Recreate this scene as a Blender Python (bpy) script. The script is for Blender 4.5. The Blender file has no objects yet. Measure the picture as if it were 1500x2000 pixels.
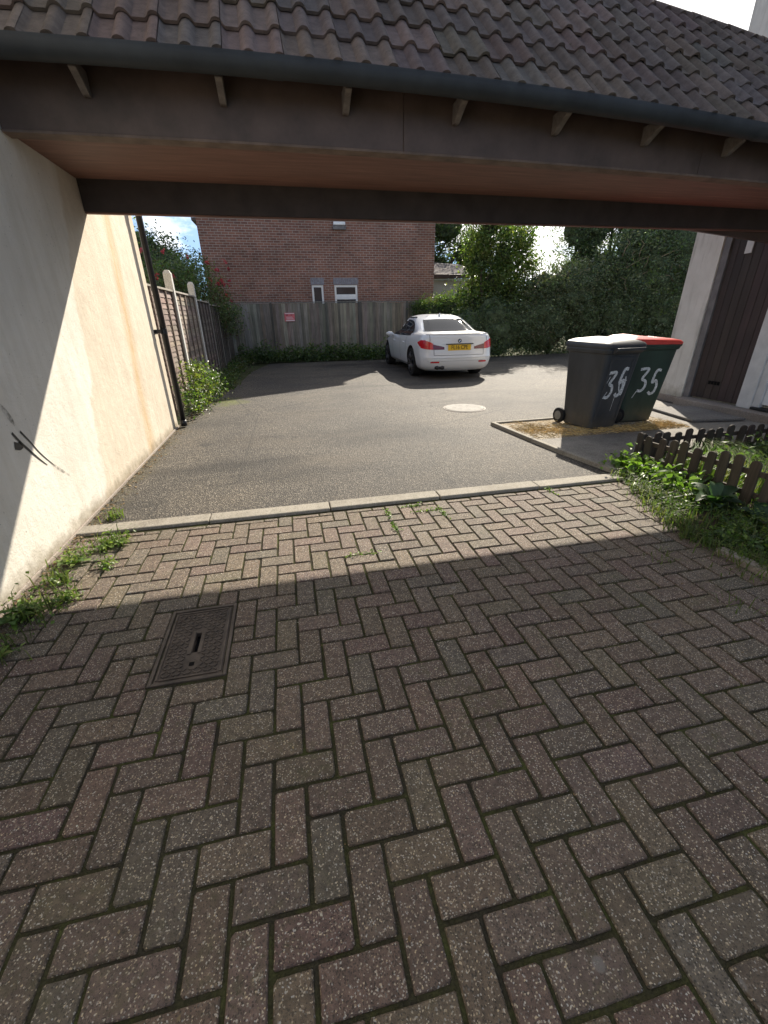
import bpy, bmesh, math, random
import numpy as np
from mathutils import Vector, Matrix, Euler

R = math.radians
PI = math.pi
SC = bpy.context.scene
COL = SC.collection
random.seed(7)
rng = np.random.default_rng(7)

# ---------------------------------------------------------------- camera
cam_d = bpy.data.cameras.new('camera')
cam = bpy.data.objects.new('camera', cam_d)
COL.objects.link(cam)
cam_d.sensor_fit = 'VERTICAL'
cam_d.sensor_height = 36.0
cam_d.sensor_width = 27.0
cam_d.lens = 14.796
cam_d.clip_start = 0.02
cam_d.clip_end = 2000
_rows = ((0.97623, 0.10505, -0.18943), (-0.21625, 0.40855, -0.88675), (-0.01576, 0.90665, 0.42157))
_m = Matrix(_rows).to_quaternion().to_matrix().to_4x4()
_m.translation = (0, 0, 1.38)
cam.matrix_world = _m
SC.camera = cam

# ---------------------------------------------------------------- light
SUN = Vector((0.62, 1.0, 0.78)).normalized()
ELEV = math.asin(SUN.z)
AZ = math.atan2(SUN.x, SUN.y)
sun_d = bpy.data.lights.new('sun', 'SUN')
sun = bpy.data.objects.new('sun', sun_d)
COL.objects.link(sun)
sun_d.energy = 4.8
sun_d.angle = R(0.55)
sun_d.color = (1.0, 0.91, 0.77)
sun.rotation_euler = (-SUN).to_track_quat('-Z', 'Y').to_euler()

world = bpy.data.worlds.new('World')
SC.world = world
world.use_nodes = True
wn = world.node_tree
wn.nodes.clear()
_o = wn.nodes.new('ShaderNodeOutputWorld')
_b = wn.nodes.new('ShaderNodeBackground')
_s = wn.nodes.new('ShaderNodeTexSky')
_s.sky_type = 'NISHITA'
_s.sun_disc = False
_s.sun_elevation = ELEV
_s.sun_rotation = AZ
_s.air_density = 1.0
_s.dust_density = 0.3
_s.altitude = 600
_s.ozone_density = 1.4
_tc = wn.nodes.new('ShaderNodeTexCoord')
_mp = wn.nodes.new('ShaderNodeMapping')
_mp.inputs['Scale'].default_value = (2.2, 2.2, 5.0)
_mp.inputs['Location'].default_value = (1.35, 0.7, 0.4)
_nz = wn.nodes.new('ShaderNodeTexNoise')
_nz.inputs['Scale'].default_value = 1.9
_nz.inputs['Detail'].default_value = 8
_nz.inputs['Roughness'].default_value = 0.6
_rp = wn.nodes.new('ShaderNodeValToRGB')
_rp.color_ramp.elements[0].position = 0.57
_rp.color_ramp.elements[1].position = 0.72
_mx = wn.nodes.new('ShaderNodeMixRGB')
_mx.inputs['Color2'].default_value = (9.6, 9.4, 9.2, 1)
wn.links.new(_tc.outputs['Generated'], _mp.inputs['Vector'])
wn.links.new(_mp.outputs[0], _nz.inputs['Vector'])
wn.links.new(_rp.outputs['Color'], _mx.inputs['Fac'])
_hs = wn.nodes.new('ShaderNodeHueSaturation')
_hs.inputs['Saturation'].default_value = 0.7
wn.links.new(_s.outputs['Color'], _hs.inputs['Color'])
_sx = wn.nodes.new('ShaderNodeSeparateXYZ')
wn.links.new(_tc.outputs['Generated'], _sx.inputs[0])
_er = wn.nodes.new('ShaderNodeValToRGB')
_er.color_ramp.elements[0].position = 0.0
_er.color_ramp.elements[0].color = (0.16, 0.30, 0.50, 1)
_er.color_ramp.elements[1].position = 0.45
_er.color_ramp.elements[1].color = (1.0, 1.0, 1.0, 1)
wn.links.new(_sx.outputs[2], _er.inputs[0])
_em = wn.nodes.new('ShaderNodeMixRGB')
_em.blend_type = 'MULTIPLY'
_em.inputs['Fac'].default_value = 1.0
wn.links.new(_hs.outputs['Color'], _em.inputs['Color1'])
wn.links.new(_er.outputs['Color'], _em.inputs['Color2'])
wn.links.new(_em.outputs['Color'], _mx.inputs['Color1'])
_dp = wn.nodes.new('ShaderNodeVectorMath')
_dp.operation = 'DOT_PRODUCT'
_dp.inputs[1].default_value = tuple(SUN)
wn.links.new(_tc.outputs['Generated'], _dp.inputs[0])
_mr = wn.nodes.new('ShaderNodeMapRange')
_mr.inputs['From Min'].default_value = 0.80
_mr.inputs['From Max'].default_value = 0.95
_mr.inputs['To Min'].default_value = 0.0
_mr.inputs['To Max'].default_value = 0.30
wn.links.new(_dp.outputs['Value'], _mr.inputs['Value'])
_ad = wn.nodes.new('ShaderNodeMath')
_ad.operation = 'ADD'
wn.links.new(_nz.outputs['Fac'], _ad.inputs[0])
wn.links.new(_mr.outputs[0], _ad.inputs[1])
wn.links.new(_ad.outputs[0], _rp.inputs['Fac'])
wn.links.new(_mx.outputs['Color'], _b.inputs['Color'])
_b.inputs['Strength'].default_value = 0.108
wn.links.new(_b.outputs[0], _o.inputs[0])

vs = SC.view_settings
vs.view_transform = 'Standard'
vs.look = 'None'
vs.exposure = 1.05
vs.gamma = 1.0
vs.use_curve_mapping = False


# ---------------------------------------------------------------- node helpers
class NT:
    def __init__(self, name):
        self.m = bpy.data.materials.new(name)
        self.m.use_nodes = True
        self.t = self.m.node_tree
        self.t.nodes.clear()
        self.out = self.t.nodes.new('ShaderNodeOutputMaterial')
        self._tc = None

    def n(self, typ, props=None, **ins):
        nd = self.t.nodes.new('ShaderNode' + typ)
        for k, v in (props or {}).items():
            setattr(nd, k, v)
        for k, v in ins.items():
            self.set(nd, k, v)
        return nd

    def set(self, nd, k, v):
        key = int(k[1:]) if (k[0] == 'i' and k[1:].isdigit()) else k.replace('_', ' ')
        s = nd.inputs[key]
        if isinstance(v, bpy.types.NodeSocket):
            self.t.links.new(v, s)
        elif isinstance(v, (tuple, list)) and len(v) == 3 and s.type == 'RGBA':
            s.default_value = (*v, 1)
        else:
            s.default_value = v

    def obj(self):
        if self._tc is None:
            self._tc = self.t.nodes.new('ShaderNodeTexCoord')
        return self._tc.outputs['Object']

    def mapped(self, scale=(1, 1, 1), loc=(0, 0, 0), rot=(0, 0, 0), vec=None):
        return self.n('Mapping', Vector=vec or self.obj(), Scale=scale, Location=loc, Rotation=rot).outputs[0]

    def noise(self, scale, detail=4, rough=0.55, vec=None, dist=0.0):
        return self.n('TexNoise', Vector=vec or self.obj(), Scale=scale, Detail=detail, Roughness=rough, Distortion=dist).outputs['Fac']

    def vor(self, scale, vec=None, out='Color'):
        return self.n('TexVoronoi', Vector=vec or self.obj(), Scale=scale).outputs[out]

    def ramp(self, fac, stops, interp='LINEAR'):
        nd = self.t.nodes.new('ShaderNodeValToRGB')
        cr = nd.color_ramp
        cr.interpolation = interp
        while len(cr.elements) < len(stops):
            cr.elements.new(0.5)
        for e, (p, c) in zip(cr.elements, stops):
            e.position = p
            e.color = (c, c, c, 1) if isinstance(c, (int, float)) else (*c, 1)
        self.t.links.new(fac, nd.inputs[0])
        return nd.outputs[0]

    def mix(self, fac, a, b, blend='MIX'):
        nd = self.t.nodes.new('ShaderNodeMixRGB')
        nd.blend_type = blend
        self.set(nd, 'Fac', fac)
        self.set(nd, 'Color1', a)
        self.set(nd, 'Color2', b)
        return nd.outputs[0]

    def math(self, op, a, b=None, c=None, clamp=False):
        nd = self.t.nodes.new('ShaderNodeMath')
        nd.operation = op
        nd.use_clamp = clamp
        for i, v in enumerate((a, b, c)):
            if v is not None:
                self.set(nd, f'i{i}', v)
        return nd.outputs[0]

    def sep(self, vec=None):
        nd = self.n('SeparateXYZ', Vector=vec or self.obj())
        return nd.outputs

    def attr(self, name='col'):
        nd = self.t.nodes.new('ShaderNodeAttribute')
        nd.attribute_name = name
        return nd.outputs['Color']

    def bump(self, h, strength=0.4, dist=0.01):
        return self.n('Bump', Height=h, Strength=strength, Distance=dist).outputs[0]

    def principled(self, color, rough=0.7, normal=None, spec=0.5, metal=0.0, **kw):
        p = self.t.nodes.new('ShaderNodeBsdfPrincipled')
        self.set(p, 'Base Color', color)
        self.set(p, 'Roughness', rough)
        self.set(p, 'Metallic', metal)
        self.set(p, 'Specular IOR Level', spec)
        if normal is not None:
            self.t.links.new(normal, p.inputs['Normal'])
        for k, v in kw.items():
            self.set(p, k, v)
        return p

    def done(self, shader):
        s = shader.outputs[0] if hasattr(shader, 'outputs') else shader
        self.t.links.new(s, self.out.inputs['Surface'])
        return self.m


def plain(name, col, rough=0.6, spec=0.5, metal=0.0, var=0.15, vscale=8.0, bump=0.0, bscale=60.0, **kw):
    a = NT(name)
    f = a.noise(vscale, 5, 0.6)
    lo = tuple(max(0, c * (1 - var)) for c in col)
    hi = tuple(min(1, c * (1 + var)) for c in col)
    c = a.ramp(f, [(0.3, lo), (0.7, hi)])
    nrm = a.bump(a.noise(bscale, 4), bump, 0.005) if bump else None
    return a.done(a.principled(c, rough, nrm, spec, metal, **kw))


M = {}


def mat_paving():
    a = NT('block_paving')
    base = a.attr()
    big = a.noise(1.3, 5, 0.6)
    c = a.mix(a.ramp(big, [(0.35, 0.0), (0.7, 0.45)]), base, (0.140, 0.118, 0.082))
    mott = a.noise(38, 4, 0.65)
    c = a.mix(1.0, c, a.ramp(mott, [(0.3, (0.62, 0.62, 0.62)), (0.7, (1.25, 1.22, 1.18))]), 'MULTIPLY')
    cell = a.vor(300)
    cv = a.n('SeparateColor', Color=cell)
    sp = a.ramp(cv.outputs[0], [(0.86, 0.0), (0.93, 1.0)])
    spc = a.mix(cv.outputs[1], (0.46, 0.445, 0.41), (0.56, 0.44, 0.28))
    c = a.mix(a.math('MULTIPLY', sp, a.ramp(a.noise(5, 3), [(0.3, 0.55), (0.7, 1.0)])), c, spc)
    dk = a.ramp(cv.outputs[2], [(0.12, 1.0), (0.17, 0.0)])
    c = a.mix(a.math('MULTIPLY', dk, 0.6), c, (0.02, 0.02, 0.018))
    mos = a.math('MULTIPLY', a.ramp(a.noise(2.1, 6, 0.72, vec=a.mapped((1, 1, 1), (5, 2, 0))), [(0.50, 0.0), (0.68, 1.0)]), a.ramp(a.noise(26, 4, 0.7), [(0.46, 0.0), (0.62, 0.6)]))
    c = a.mix(mos, c, (0.085, 0.085, 0.034))
    gum = a.n('TexVoronoi', Vector=a.mapped((1, 1, 0)), Scale=3.4, Randomness=1.0)
    g = a.ramp(gum.outputs['Distance'], [(0.045, 1.0), (0.06, 0.0)])
    gs = a.n('SeparateColor', Color=gum.outputs['Color'])
    g = a.math('MULTIPLY', g, a.ramp(gs.outputs[0], [(0.55, 0.0), (0.6, 0.5)]))
    c = a.mix(g, c, (0.22, 0.21, 0.2))
    h = a.math('ADD', a.math('MULTIPLY', mott, 0.6), a.math('MULTIPLY', a.vor(300, out='Distance'), 0.7))
    return a.done(a.principled(c, 0.72, a.bump(h, 0.75, 0.006), 0.35))


def mat_joint():
    a = NT('joint_moss')
    f = a.noise(7, 6, 0.65)
    fine = a.noise(160, 3, 0.7)
    c = a.ramp(f, [(0.38, (0.046, 0.041, 0.030)), (0.54, (0.055, 0.054, 0.026)), (0.70, (0.085, 0.098, 0.032))])
    c = a.mix(1.0, c, a.ramp(fine, [(0.3, 0.6), (0.7, 1.3)]), 'MULTIPLY')
    return a.done(a.principled(c, 0.95, a.bump(fine, 0.9, 0.01), 0.1))


def mat_tarmac():
    a = NT('tarmac')
    cell = a.n('SeparateColor', Color=a.vor(115))
    c = a.ramp(cell.outputs[0], [(0.0, (0.024, 0.022, 0.020)), (0.45, (0.054, 0.048, 0.041)), (0.8, (0.090, 0.079, 0.067)), (0.97, (0.23, 0.205, 0.17))])
    big = a.noise(0.55, 6, 0.62, dist=0.6)
    c = a.mix(1.0, c, a.ramp(big, [(0.30, (0.62, 0.62, 0.64)), (0.52, (1.0, 0.98, 0.95)), (0.70, (1.32, 1.25, 1.14))]), 'MULTIPLY')
    damp = a.noise(0.9, 4, 0.5, vec=a.mapped((0.35, 1.3, 1), (3.1, 1.7, 0), (0, 0, 0.25)))
    c = a.mix(1.0, c, a.ramp(damp, [(0.30, (0.42, 0.42, 0.43)), (0.46, (1, 1, 1))]), 'MULTIPLY')
    xyz = a.sep()
    # mossy corner by the left fence
    dx = a.math('MULTIPLY', a.math('ADD', xyz[0], 1.15), 1.0)
    dy = a.math('MULTIPLY', a.math('SUBTRACT', xyz[1], 8.3), 0.8)
    d = a.math('SQRT', a.math('ADD', a.math('MULTIPLY', dx, dx), a.math('MULTIPLY', dy, dy)))
    mo = a.math('ADD', d, a.math('MULTIPLY', a.noise(2.5, 6, 0.7), 1.2))
    mm = a.ramp(mo, [(0.72, 0.85), (1.15, 0.0)])
    c = a.mix(mm, c, a.ramp(a.noise(40, 3), [(0.35, (0.06, 0.075, 0.015)), (0.65, (0.17, 0.18, 0.035))]))
    dl = a.math('ADD', a.math('ADD', xyz[0], 1.6), a.math('MULTIPLY', a.noise(3.0, 5, 0.7), 0.7))
    em = a.ramp(dl, [(0.33, 0.75), (0.55, 0.0)])
    c = a.mix(em, c, a.ramp(a.noise(30, 3), [(0.35, (0.035, 0.028, 0.02)), (0.65, (0.12, 0.11, 0.05))]))
    # trodden brown dirt streaks
    st = a.noise(1.4, 5, 0.6, vec=a.mapped((0.6, 1.0, 1), (8, 3, 0)))
    c = a.mix(a.ramp(st, [(0.50, 0.0), (0.75, 0.45)]), c, (0.115, 0.092, 0.066))
    oil = a.ramp(a.noise(2.2, 3, 0.4, vec=a.mapped((1, 1, 1), (2.2, 9.1, 0))), [(0.68, 0.0), (0.74, 0.6)])
    c = a.mix(oil, c, (0.022, 0.021, 0.021))
    crk = a.n('TexVoronoi', {'feature': 'DISTANCE_TO_EDGE'}, Vector=a.mapped((1, 1, 1), (0.4, 0.2, 0)), Scale=0.42)
    cw = a.math('ADD', crk.outputs['Distance'], a.math('MULTIPLY', a.noise(6, 5, 0.7), 0.02))
    c = a.mix(a.ramp(cw, [(0.0115, 0.55), (0.0145, 0.0)]), c, (0.02, 0.019, 0.017))
    h = a.vor(115, out='Distance')
    h2 = a.math('ADD', h, a.math('MULTIPLY', a.noise(40, 4), 0.6))
    return a.done(a.principled(c, 0.72, a.bump(h2, 0.9, 0.009), 0.35))


def mat_render():
    # cream painted render: the house side with rust run, repainted areas, peeled flakes and marker scuffs (y, z on the wall)
    a = NT('cream_render')
    xyz = a.sep()
    Y, Z = xyz[1], xyz[2]
    wob = a.noise(1.7, 5, 0.6)
    c = a.ramp(a.noise(2.3, 6, 0.65), [(0.3, (0.63, 0.59, 0.52)), (0.7, (0.74, 0.70, 0.63))])
    # older buff coat beyond a brushed edge, the newer pale coat nearer
    e = a.math('SUBTRACT', a.math('ADD', a.math('SUBTRACT', Y, 3.95), a.math('MULTIPLY', wob, 0.45)), a.math('MULTIPLY', Z, 0.32))
    c = a.mix(a.ramp(e, [(0.0, 0.0), (0.05, 1.0)]), c, a.ramp(a.noise(3.1, 6, 0.7), [(0.3, (0.55, 0.48, 0.385)), (0.7, (0.66, 0.59, 0.485))]))
    # rust run
    ry = a.math('ADD', a.math('MULTIPLY', Z, 0.17), a.math('MULTIPLY', a.noise(2.0, 3), 0.22))
    rd = a.math('ABSOLUTE', a.math('SUBTRACT', a.math('SUBTRACT', Y, 5.02), ry))
    rust = a.math('MULTIPLY', a.ramp(rd, [(0.02, 0.75), (0.19, 0.0)]), a.ramp(a.noise(6, 5, 0.7, vec=a.mapped((1, 2.5, 0.5))), [(0.3, 0.35), (0.65, 1.0)]))
    c = a.mix(rust, c, (0.50, 0.32, 0.14))
    # vertical dirt runs and foot splash
    runs = a.noise(5.0, 5, 0.6, vec=a.mapped((1, 3.0, 0.16)))
    c = a.mix(1.0, c, a.ramp(runs, [(0.30, (0.92, 0.91, 0.88)), (0.55, (1, 1, 1)), (0.75, (1.03, 1.03, 1.03))]), 'MULTIPLY')
    foot = a.math('ADD', Z, a.math('MULTIPLY', a.noise(9, 5, 0.7), 0.26))
    c = a.mix(a.ramp(foot, [(0.12, 0.85), (0.26, 0.0)]), c, (0.20, 0.165, 0.11))
    # grime high under the eaves
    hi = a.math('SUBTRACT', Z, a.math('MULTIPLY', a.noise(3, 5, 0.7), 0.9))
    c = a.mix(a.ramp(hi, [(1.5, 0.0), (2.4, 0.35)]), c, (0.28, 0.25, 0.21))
    # peeled flakes showing white base coat
    fl = a.math('MULTIPLY', a.ramp(a.noise(5.5, 3, 0.4, vec=a.mapped((1, 1.6, 0.6), (0, 4.2, 0))), [(0.655, 0.0), (0.67, 1.0)]), a.ramp(Y, [(4.6, 0.0), (4.7, 1.0)]))
    c = a.mix(fl, c, (0.80, 0.77, 0.70))
    pits = a.ramp(a.noise(55, 2, 0.5), [(0.26, 1.0), (0.30, 0.0)])
    c = a.mix(a.math('MULTIPLY', pits, 0.5), c, (0.2, 0.18, 0.15))
    h = a.math('ADD', a.noise(70, 5, 0.7), a.math('MULTIPLY', a.noise(9, 4), 1.6))
    return a.done(a.principled(c, 0.85, a.bump(h, 0.35, 0.012), 0.25))


def mat_render_grey():
    a = NT('grey_render')
    c = a.ramp(a.noise(3.0, 6, 0.65), [(0.3, (0.58, 0.555, 0.51)), (0.7, (0.70, 0.675, 0.63))])
    runs = a.noise(6, 5, 0.6, vec=a.mapped((2, 2, 0.25)))
    c = a.mix(a.ramp(runs, [(0.52, 0.0), (0.75, 0.5)]), c, (0.25, 0.22, 0.18))
    Z = a.sep()[2]
    f = a.math('ADD', Z, a.math('MULTIPLY', a.noise(8, 5, 0.7), 0.5))
    c = a.mix(a.ramp(f, [(0.3, 0.7), (0.55, 0.0)]), c, (0.24, 0.21, 0.14))
    return a.done(a.principled(c, 0.85, a.bump(a.noise(75, 5, 0.7), 0.3, 0.01), 0.25))


def mat_brick():
    a = NT('brown_brick')
    xyz = a.sep()
    v = a.n('CombineXYZ', X=xyz[0], Y=xyz[2], Z=0.0).outputs[0]
    jit = a.n('Mapping', Vector=v).outputs[0]
    b = a.n('TexBrick', Vector=jit, Color1=(0.255, 0.118, 0.085), Color2=(0.150, 0.075, 0.060), Mortar=(0.34, 0.29, 0.25), Scale=1.0,
            Mortar_Size=0.0085, Mortar_Smooth=0.15, Bias=-0.1, Brick_Width=0.225, Row_Height=0.075)
    c = b.outputs['Color']
    c = a.mix(1.0, c, a.ramp(a.noise(1.3, 5, 0.6), [(0.3, 0.78), (0.7, 1.18)]), 'MULTIPLY')
    wht = a.ramp(a.noise(2.2, 6, 0.7), [(0.55, 0.0), (0.8, 0.25)])
    c = a.mix(wht, c, (0.36, 0.31, 0.29))
    h = a.math('SUBTRACT', a.math('MULTIPLY', a.noise(90, 3), 0.4), b.outputs['Fac'])
    return a.done(a.principled(c, 0.85, a.bump(h, 0.6, 0.01), 0.25))


def mat_wood(name, grain_axis=2, rough=0.8, lo=0.55, hi=1.35, gs=1.0):
    # weathered board: colour from the 'col' attribute with grain along one axis
    a = NT(name)
    s = [22 * gs, 22 * gs, 22 * gs]
    s[grain_axis] = 1.1
    g = a.noise(1.6, 6, 0.65, vec=a.mapped(tuple(s)))
    c = a.mix(1.0, a.attr(), a.ramp(g, [(0.3, lo), (0.7, hi)]), 'MULTIPLY')
    blot = a.noise(2.4, 5, 0.6)
    c = a.mix(1.0, c, a.ramp(blot, [(0.3, (0.8, 0.83, 0.8)), (0.7, (1.12, 1.1, 1.06))]), 'MULTIPLY')
    return a.done(a.principled(c, rough, a.bump(g, 0.35, 0.006), 0.3))


def mat_leaf(name, trans=0.42, rough=0.42, spec=0.5):
    a = NT(name)
    col = a.attr()
    p = a.principled(col, rough, None, spec)
    t = a.n('BsdfTranslucent', Color=a.mix(1.0, col, (1.55, 1.75, 0.75), 'MULTIPLY'))
    m = a.n('MixShader', Fac=trans)
    a.t.links.new(p.outputs[0], m.inputs[1])
    a.t.links.new(t.outputs[0], m.inputs[2])
    return a.done(m)


def mat_tile():
    a = NT('concrete_roof_tile')
    c = a.attr()
    c = a.mix(1.0, c, a.ramp(a.noise(14, 6, 0.7), [(0.3, 0.7), (0.7, 1.25)]), 'MULTIPLY')
    X = a.sep()[0]
    lich = a.noise(11, 6, 0.75)
    lm = a.math('SUBTRACT', lich, a.math('MULTIPLY', a.ramp(a.math('ADD', X, 2.0), [(0.3, 0.0), (1.0, 1.0)]), 0.13))
    c = a.mix(a.ramp(lm, [(0.56, 0.0), (0.62, 0.8)]), c, (0.20, 0.19, 0.14))
    c = a.mix(a.ramp(a.noise(23, 4, 0.7), [(0.64, 0.0), (0.70, 0.6)]), c, (0.045, 0.05, 0.025))
    h = a.math('ADD', a.noise(120, 4, 0.7), a.math('MULTIPLY', lich, 1.2))
    return a.done(a.principled(c, 0.9, a.bump(h, 0.5, 0.01), 0.2))


def mat_mulch():
    a = NT('gravel_and_soil')
    cell = a.n('SeparateColor', Color=a.vor(60))
    c = a.ramp(cell.outputs[0], [(0.0, (0.14, 0.11, 0.08)), (0.5, (0.33, 0.28, 0.21)), (0.85, (0.50, 0.45, 0.37)), (1.0, (0.62, 0.58, 0.5))])
    c = a.mix(a.ramp(a.noise(2.6, 4), [(0.4, 0.0), (0.7, 0.6)]), c, (0.33, 0.23, 0.10))
    return a.done(a.principled(c, 0.9, a.bump(a.vor(60, out='Distance'), 0.9, 0.02), 0.2))


def mat_concrete(name, lo, hi, sc=2.0):
    a = NT(name)
    c = a.ramp(a.noise(sc, 6, 0.65), [(0.3, lo), (0.7, hi)])
    cell = a.n('SeparateColor', Color=a.vor(150))
    c = a.mix(a.ramp(cell.outputs[0], [(0.82, 0.0), (0.9, 0.35)]), c, (0.45, 0.43, 0.4))
    c = a.mix(a.ramp(cell.outputs[1], [(0.10, 0.4), (0.16, 0.0)]), c, (0.04, 0.04, 0.035))
    c = a.mix(a.ramp(a.noise(6, 5, 0.7), [(0.56, 0.0), (0.72, 0.45)]), c, (0.07, 0.075, 0.04))
    return a.done(a.principled(c, 0.85, a.bump(a.noise(110, 4, 0.7), 0.4, 0.008), 0.3))


def mat_bin(name, col):
    a = NT(name)
    f = a.noise(3.5, 6, 0.65, vec=a.mapped((1, 1, 0.45)))
    c = a.ramp(f, [(0.3, tuple(x * 0.75 for x in col)), (0.7, tuple(x * 1.35 for x in col))])
    dust = a.ramp(a.noise(9, 6, 0.75, vec=a.mapped((1, 1, 0.3))), [(0.5, 0.0), (0.8, 0.15)])
    c = a.mix(dust, c, (0.14, 0.13, 0.115))
    Z = a.sep()[2]
    mud = a.math('ADD', Z, a.math('MULTIPLY', a.noise(12, 5, 0.7), 0.3))
    c = a.mix(a.ramp(mud, [(0.15, 0.5), (0.36, 0.0)]), c, (0.13, 0.11, 0.08))
    return a.done(a.principled(c, 0.48, a.bump(a.noise(220, 3), 0.15, 0.003), 0.45))


M['paving'] = mat_paving()
M['joint'] = mat_joint()
M['tarmac'] = mat_tarmac()
M['cream'] = mat_render()
M['greyrender'] = mat_render_grey()
M['brick'] = mat_brick()
M['board'] = mat_wood('weathered_board', 2)
M['lap'] = mat_wood('lap_panel_board', 1)
M['picket'] = mat_wood('picket_timber', 2, 0.8)
M['leaf'] = mat_leaf('leaf')
M['ivy'] = mat_leaf('glossy_leaf', 0.30, 0.30, 0.6)
M['filler'] = plain('solid_filler', (0.065, 0.085, 0.048), 0.9, 0.1, var=0.6, vscale=9, bump=1.0, bscale=18)
M['grass'] = mat_leaf('grass_blade', 0.5, 0.5, 0.4)
M['petal'] = mat_leaf('rose_petal', 0.4, 0.6, 0.3)
M['tile'] = mat_tile()
M['mulch'] = mat_mulch()
M['path'] = mat_concrete('path_concrete', (0.15, 0.135, 0.12), (0.27, 0.25, 0.22))
M['kerb'] = mat_concrete('kerb_concrete', (0.20, 0.18, 0.145), (0.34, 0.31, 0.26), 3.0)
M['post'] = mat_concrete('post_concrete', (0.50, 0.49, 0.46), (0.68, 0.67, 0.63), 3.0)
M['step'] = mat_concrete('step_concrete', (0.22, 0.18, 0.15), (0.34, 0.29, 0.25), 3.0)
M['slab'] = mat_concrete('slab_stone', (0.13, 0.12, 0.115), (0.22, 0.205, 0.19), 3.0)
M['soil'] = plain('soil', (0.055, 0.042, 0.028), 0.95, 0.1, var=0.5, vscale=14, bump=0.9, bscale=50)
M['earth'] = plain('rough_grass_ground', (0.07, 0.075, 0.035), 0.95, 0.1, var=0.4, vscale=3, bump=0.8, bscale=30)
M['fascia'] = plain('brown_fascia_paint', (0.094, 0.064, 0.054), 0.5, 0.4, var=0.35, vscale=3, bump=0.12, bscale=40)
M['beam'] = plain('dark_beam_paint', (0.058, 0.046, 0.045), 0.6, 0.35, var=0.25, vscale=5, bump=0.12, bscale=40)


def mat_soffit():
    a = NT('red_brown_soffit')
    g = a.noise(1.5, 6, 0.65, vec=a.mapped((1.2, 14, 1)))
    c = a.ramp(g, [(0.3, (0.13, 0.070, 0.054)), (0.6, (0.205, 0.108, 0.084)), (0.8, (0.30, 0.19, 0.15))])
    return a.done(a.principled(c, 0.6, a.bump(g, 0.15, 0.005), 0.35))


M['soffit'] = mat_soffit()
M['lip'] = plain('weathered_lip', (0.15, 0.11, 0.09), 0.7, 0.3, var=0.35, vscale=6)
M['bracket'] = plain('bracket_timber', (0.16, 0.135, 0.12), 0.75, 0.3, var=0.3, vscale=20, bump=0.2)
M['gutter'] = plain('gutter_plastic', (0.030, 0.034, 0.038), 0.6, 0.3, var=0.25, vscale=4)
M['pipe'] = plain('black_pipe', (0.014, 0.014, 0.017), 0.35, 0.5, var=0.2)
M['upvc'] = plain('white_upvc', (0.78, 0.79, 0.80), 0.35, 0.5, var=0.05)
M['whitewood'] = plain('white_gloss_frame', (0.60, 0.59, 0.58), 0.5, 0.4, var=0.12, vscale=6, bump=0.1)
M['greywood'] = plain('grey_frame_paint', (0.16, 0.15, 0.15), 0.6, 0.4, var=0.25, vscale=7, bump=0.15)
M['glass'] = plain('window_glass', (0.030, 0.034, 0.042), 0.06, 0.7, var=0.3, vscale=2)
M['lintel'] = plain('grey_soldier_brick', (0.22, 0.22, 0.25), 0.8, 0.3, var=0.25, vscale=18, bump=0.3)
M['darkslot'] = plain('dark_recess', (0.008, 0.008, 0.008), 0.9, 0.1)
M['black'] = plain('black_plastic', (0.018, 0.018, 0.018), 0.5, 0.4)
M['metal'] = plain('dull_metal', (0.35, 0.34, 0.33), 0.4, 0.5, 0.8)
M['bark'] = plain('bark', (0.10, 0.075, 0.055), 0.9, 0.2, var=0.4, vscale=14, bump=0.7, bscale=40)
M['twig'] = plain('dry_twig', (0.28, 0.22, 0.16), 0.85, 0.2, var=0.35, vscale=14)
M['sign'] = plain('faded_red_sign', (0.62, 0.15, 0.17), 0.6, 0.3, var=0.12, vscale=12)
M['signwhite'] = plain('sign_white', (0.70, 0.58, 0.60), 0.6, 0.3, var=0.1)
M['signdark'] = plain('sign_dark_red', (0.26, 0.05, 0.07), 0.6, 0.3)
M['iron'] = plain('cast_iron', (0.085, 0.066, 0.052), 0.62, 0.5, 0.25, var=0.45, vscale=9, bump=0.5, bscale=120)
M['manhole'] = mat_concrete('pale_manhole', (0.25, 0.235, 0.21), (0.38, 0.36, 0.33), 5.0)
M['straw'] = mat_wood('straw', 0, 0.75)
M['litter'] = mat_leaf('dead_leaf', 0.15, 0.8, 0.2)
M['binA'] = mat_bin('charcoal_bin_plastic', (0.036, 0.040, 0.046))
M['binB'] = mat_bin('dark_green_bin_plastic', (0.024, 0.044, 0.032))
M['lidA'] = mat_bin('grey_lid_plastic', (0.045, 0.048, 0.054))
M['lidB'] = plain('red_lid_plastic', (0.60, 0.050, 0.038), 0.36, 0.5, var=0.15, vscale=6)
M['rubber'] = plain('rubber', (0.016, 0.016, 0.017), 0.8, 0.25, var=0.3, vscale=10)
M['hub'] = plain('grey_hub', (0.18, 0.18, 0.17), 0.6, 0.4)


def mat_spray():
    a = NT('white_spray_paint')
    f = a.noise(45, 5, 0.7)
    p = a.principled(a.ramp(f, [(0.32, (0.55, 0.56, 0.57)), (0.6, (0.82, 0.83, 0.84))]), 0.75, None, 0.25)
    t = a.n('BsdfTransparent')
    m = a.n('MixShader', Fac=a.ramp(a.noise(70, 5, 0.75), [(0.34, 0.35), (0.58, 1.0)]))
    a.t.links.new(t.outputs[0], m.inputs[1]); a.t.links.new(p.outputs[0], m.inputs[2])
    return a.done(m)


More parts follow.
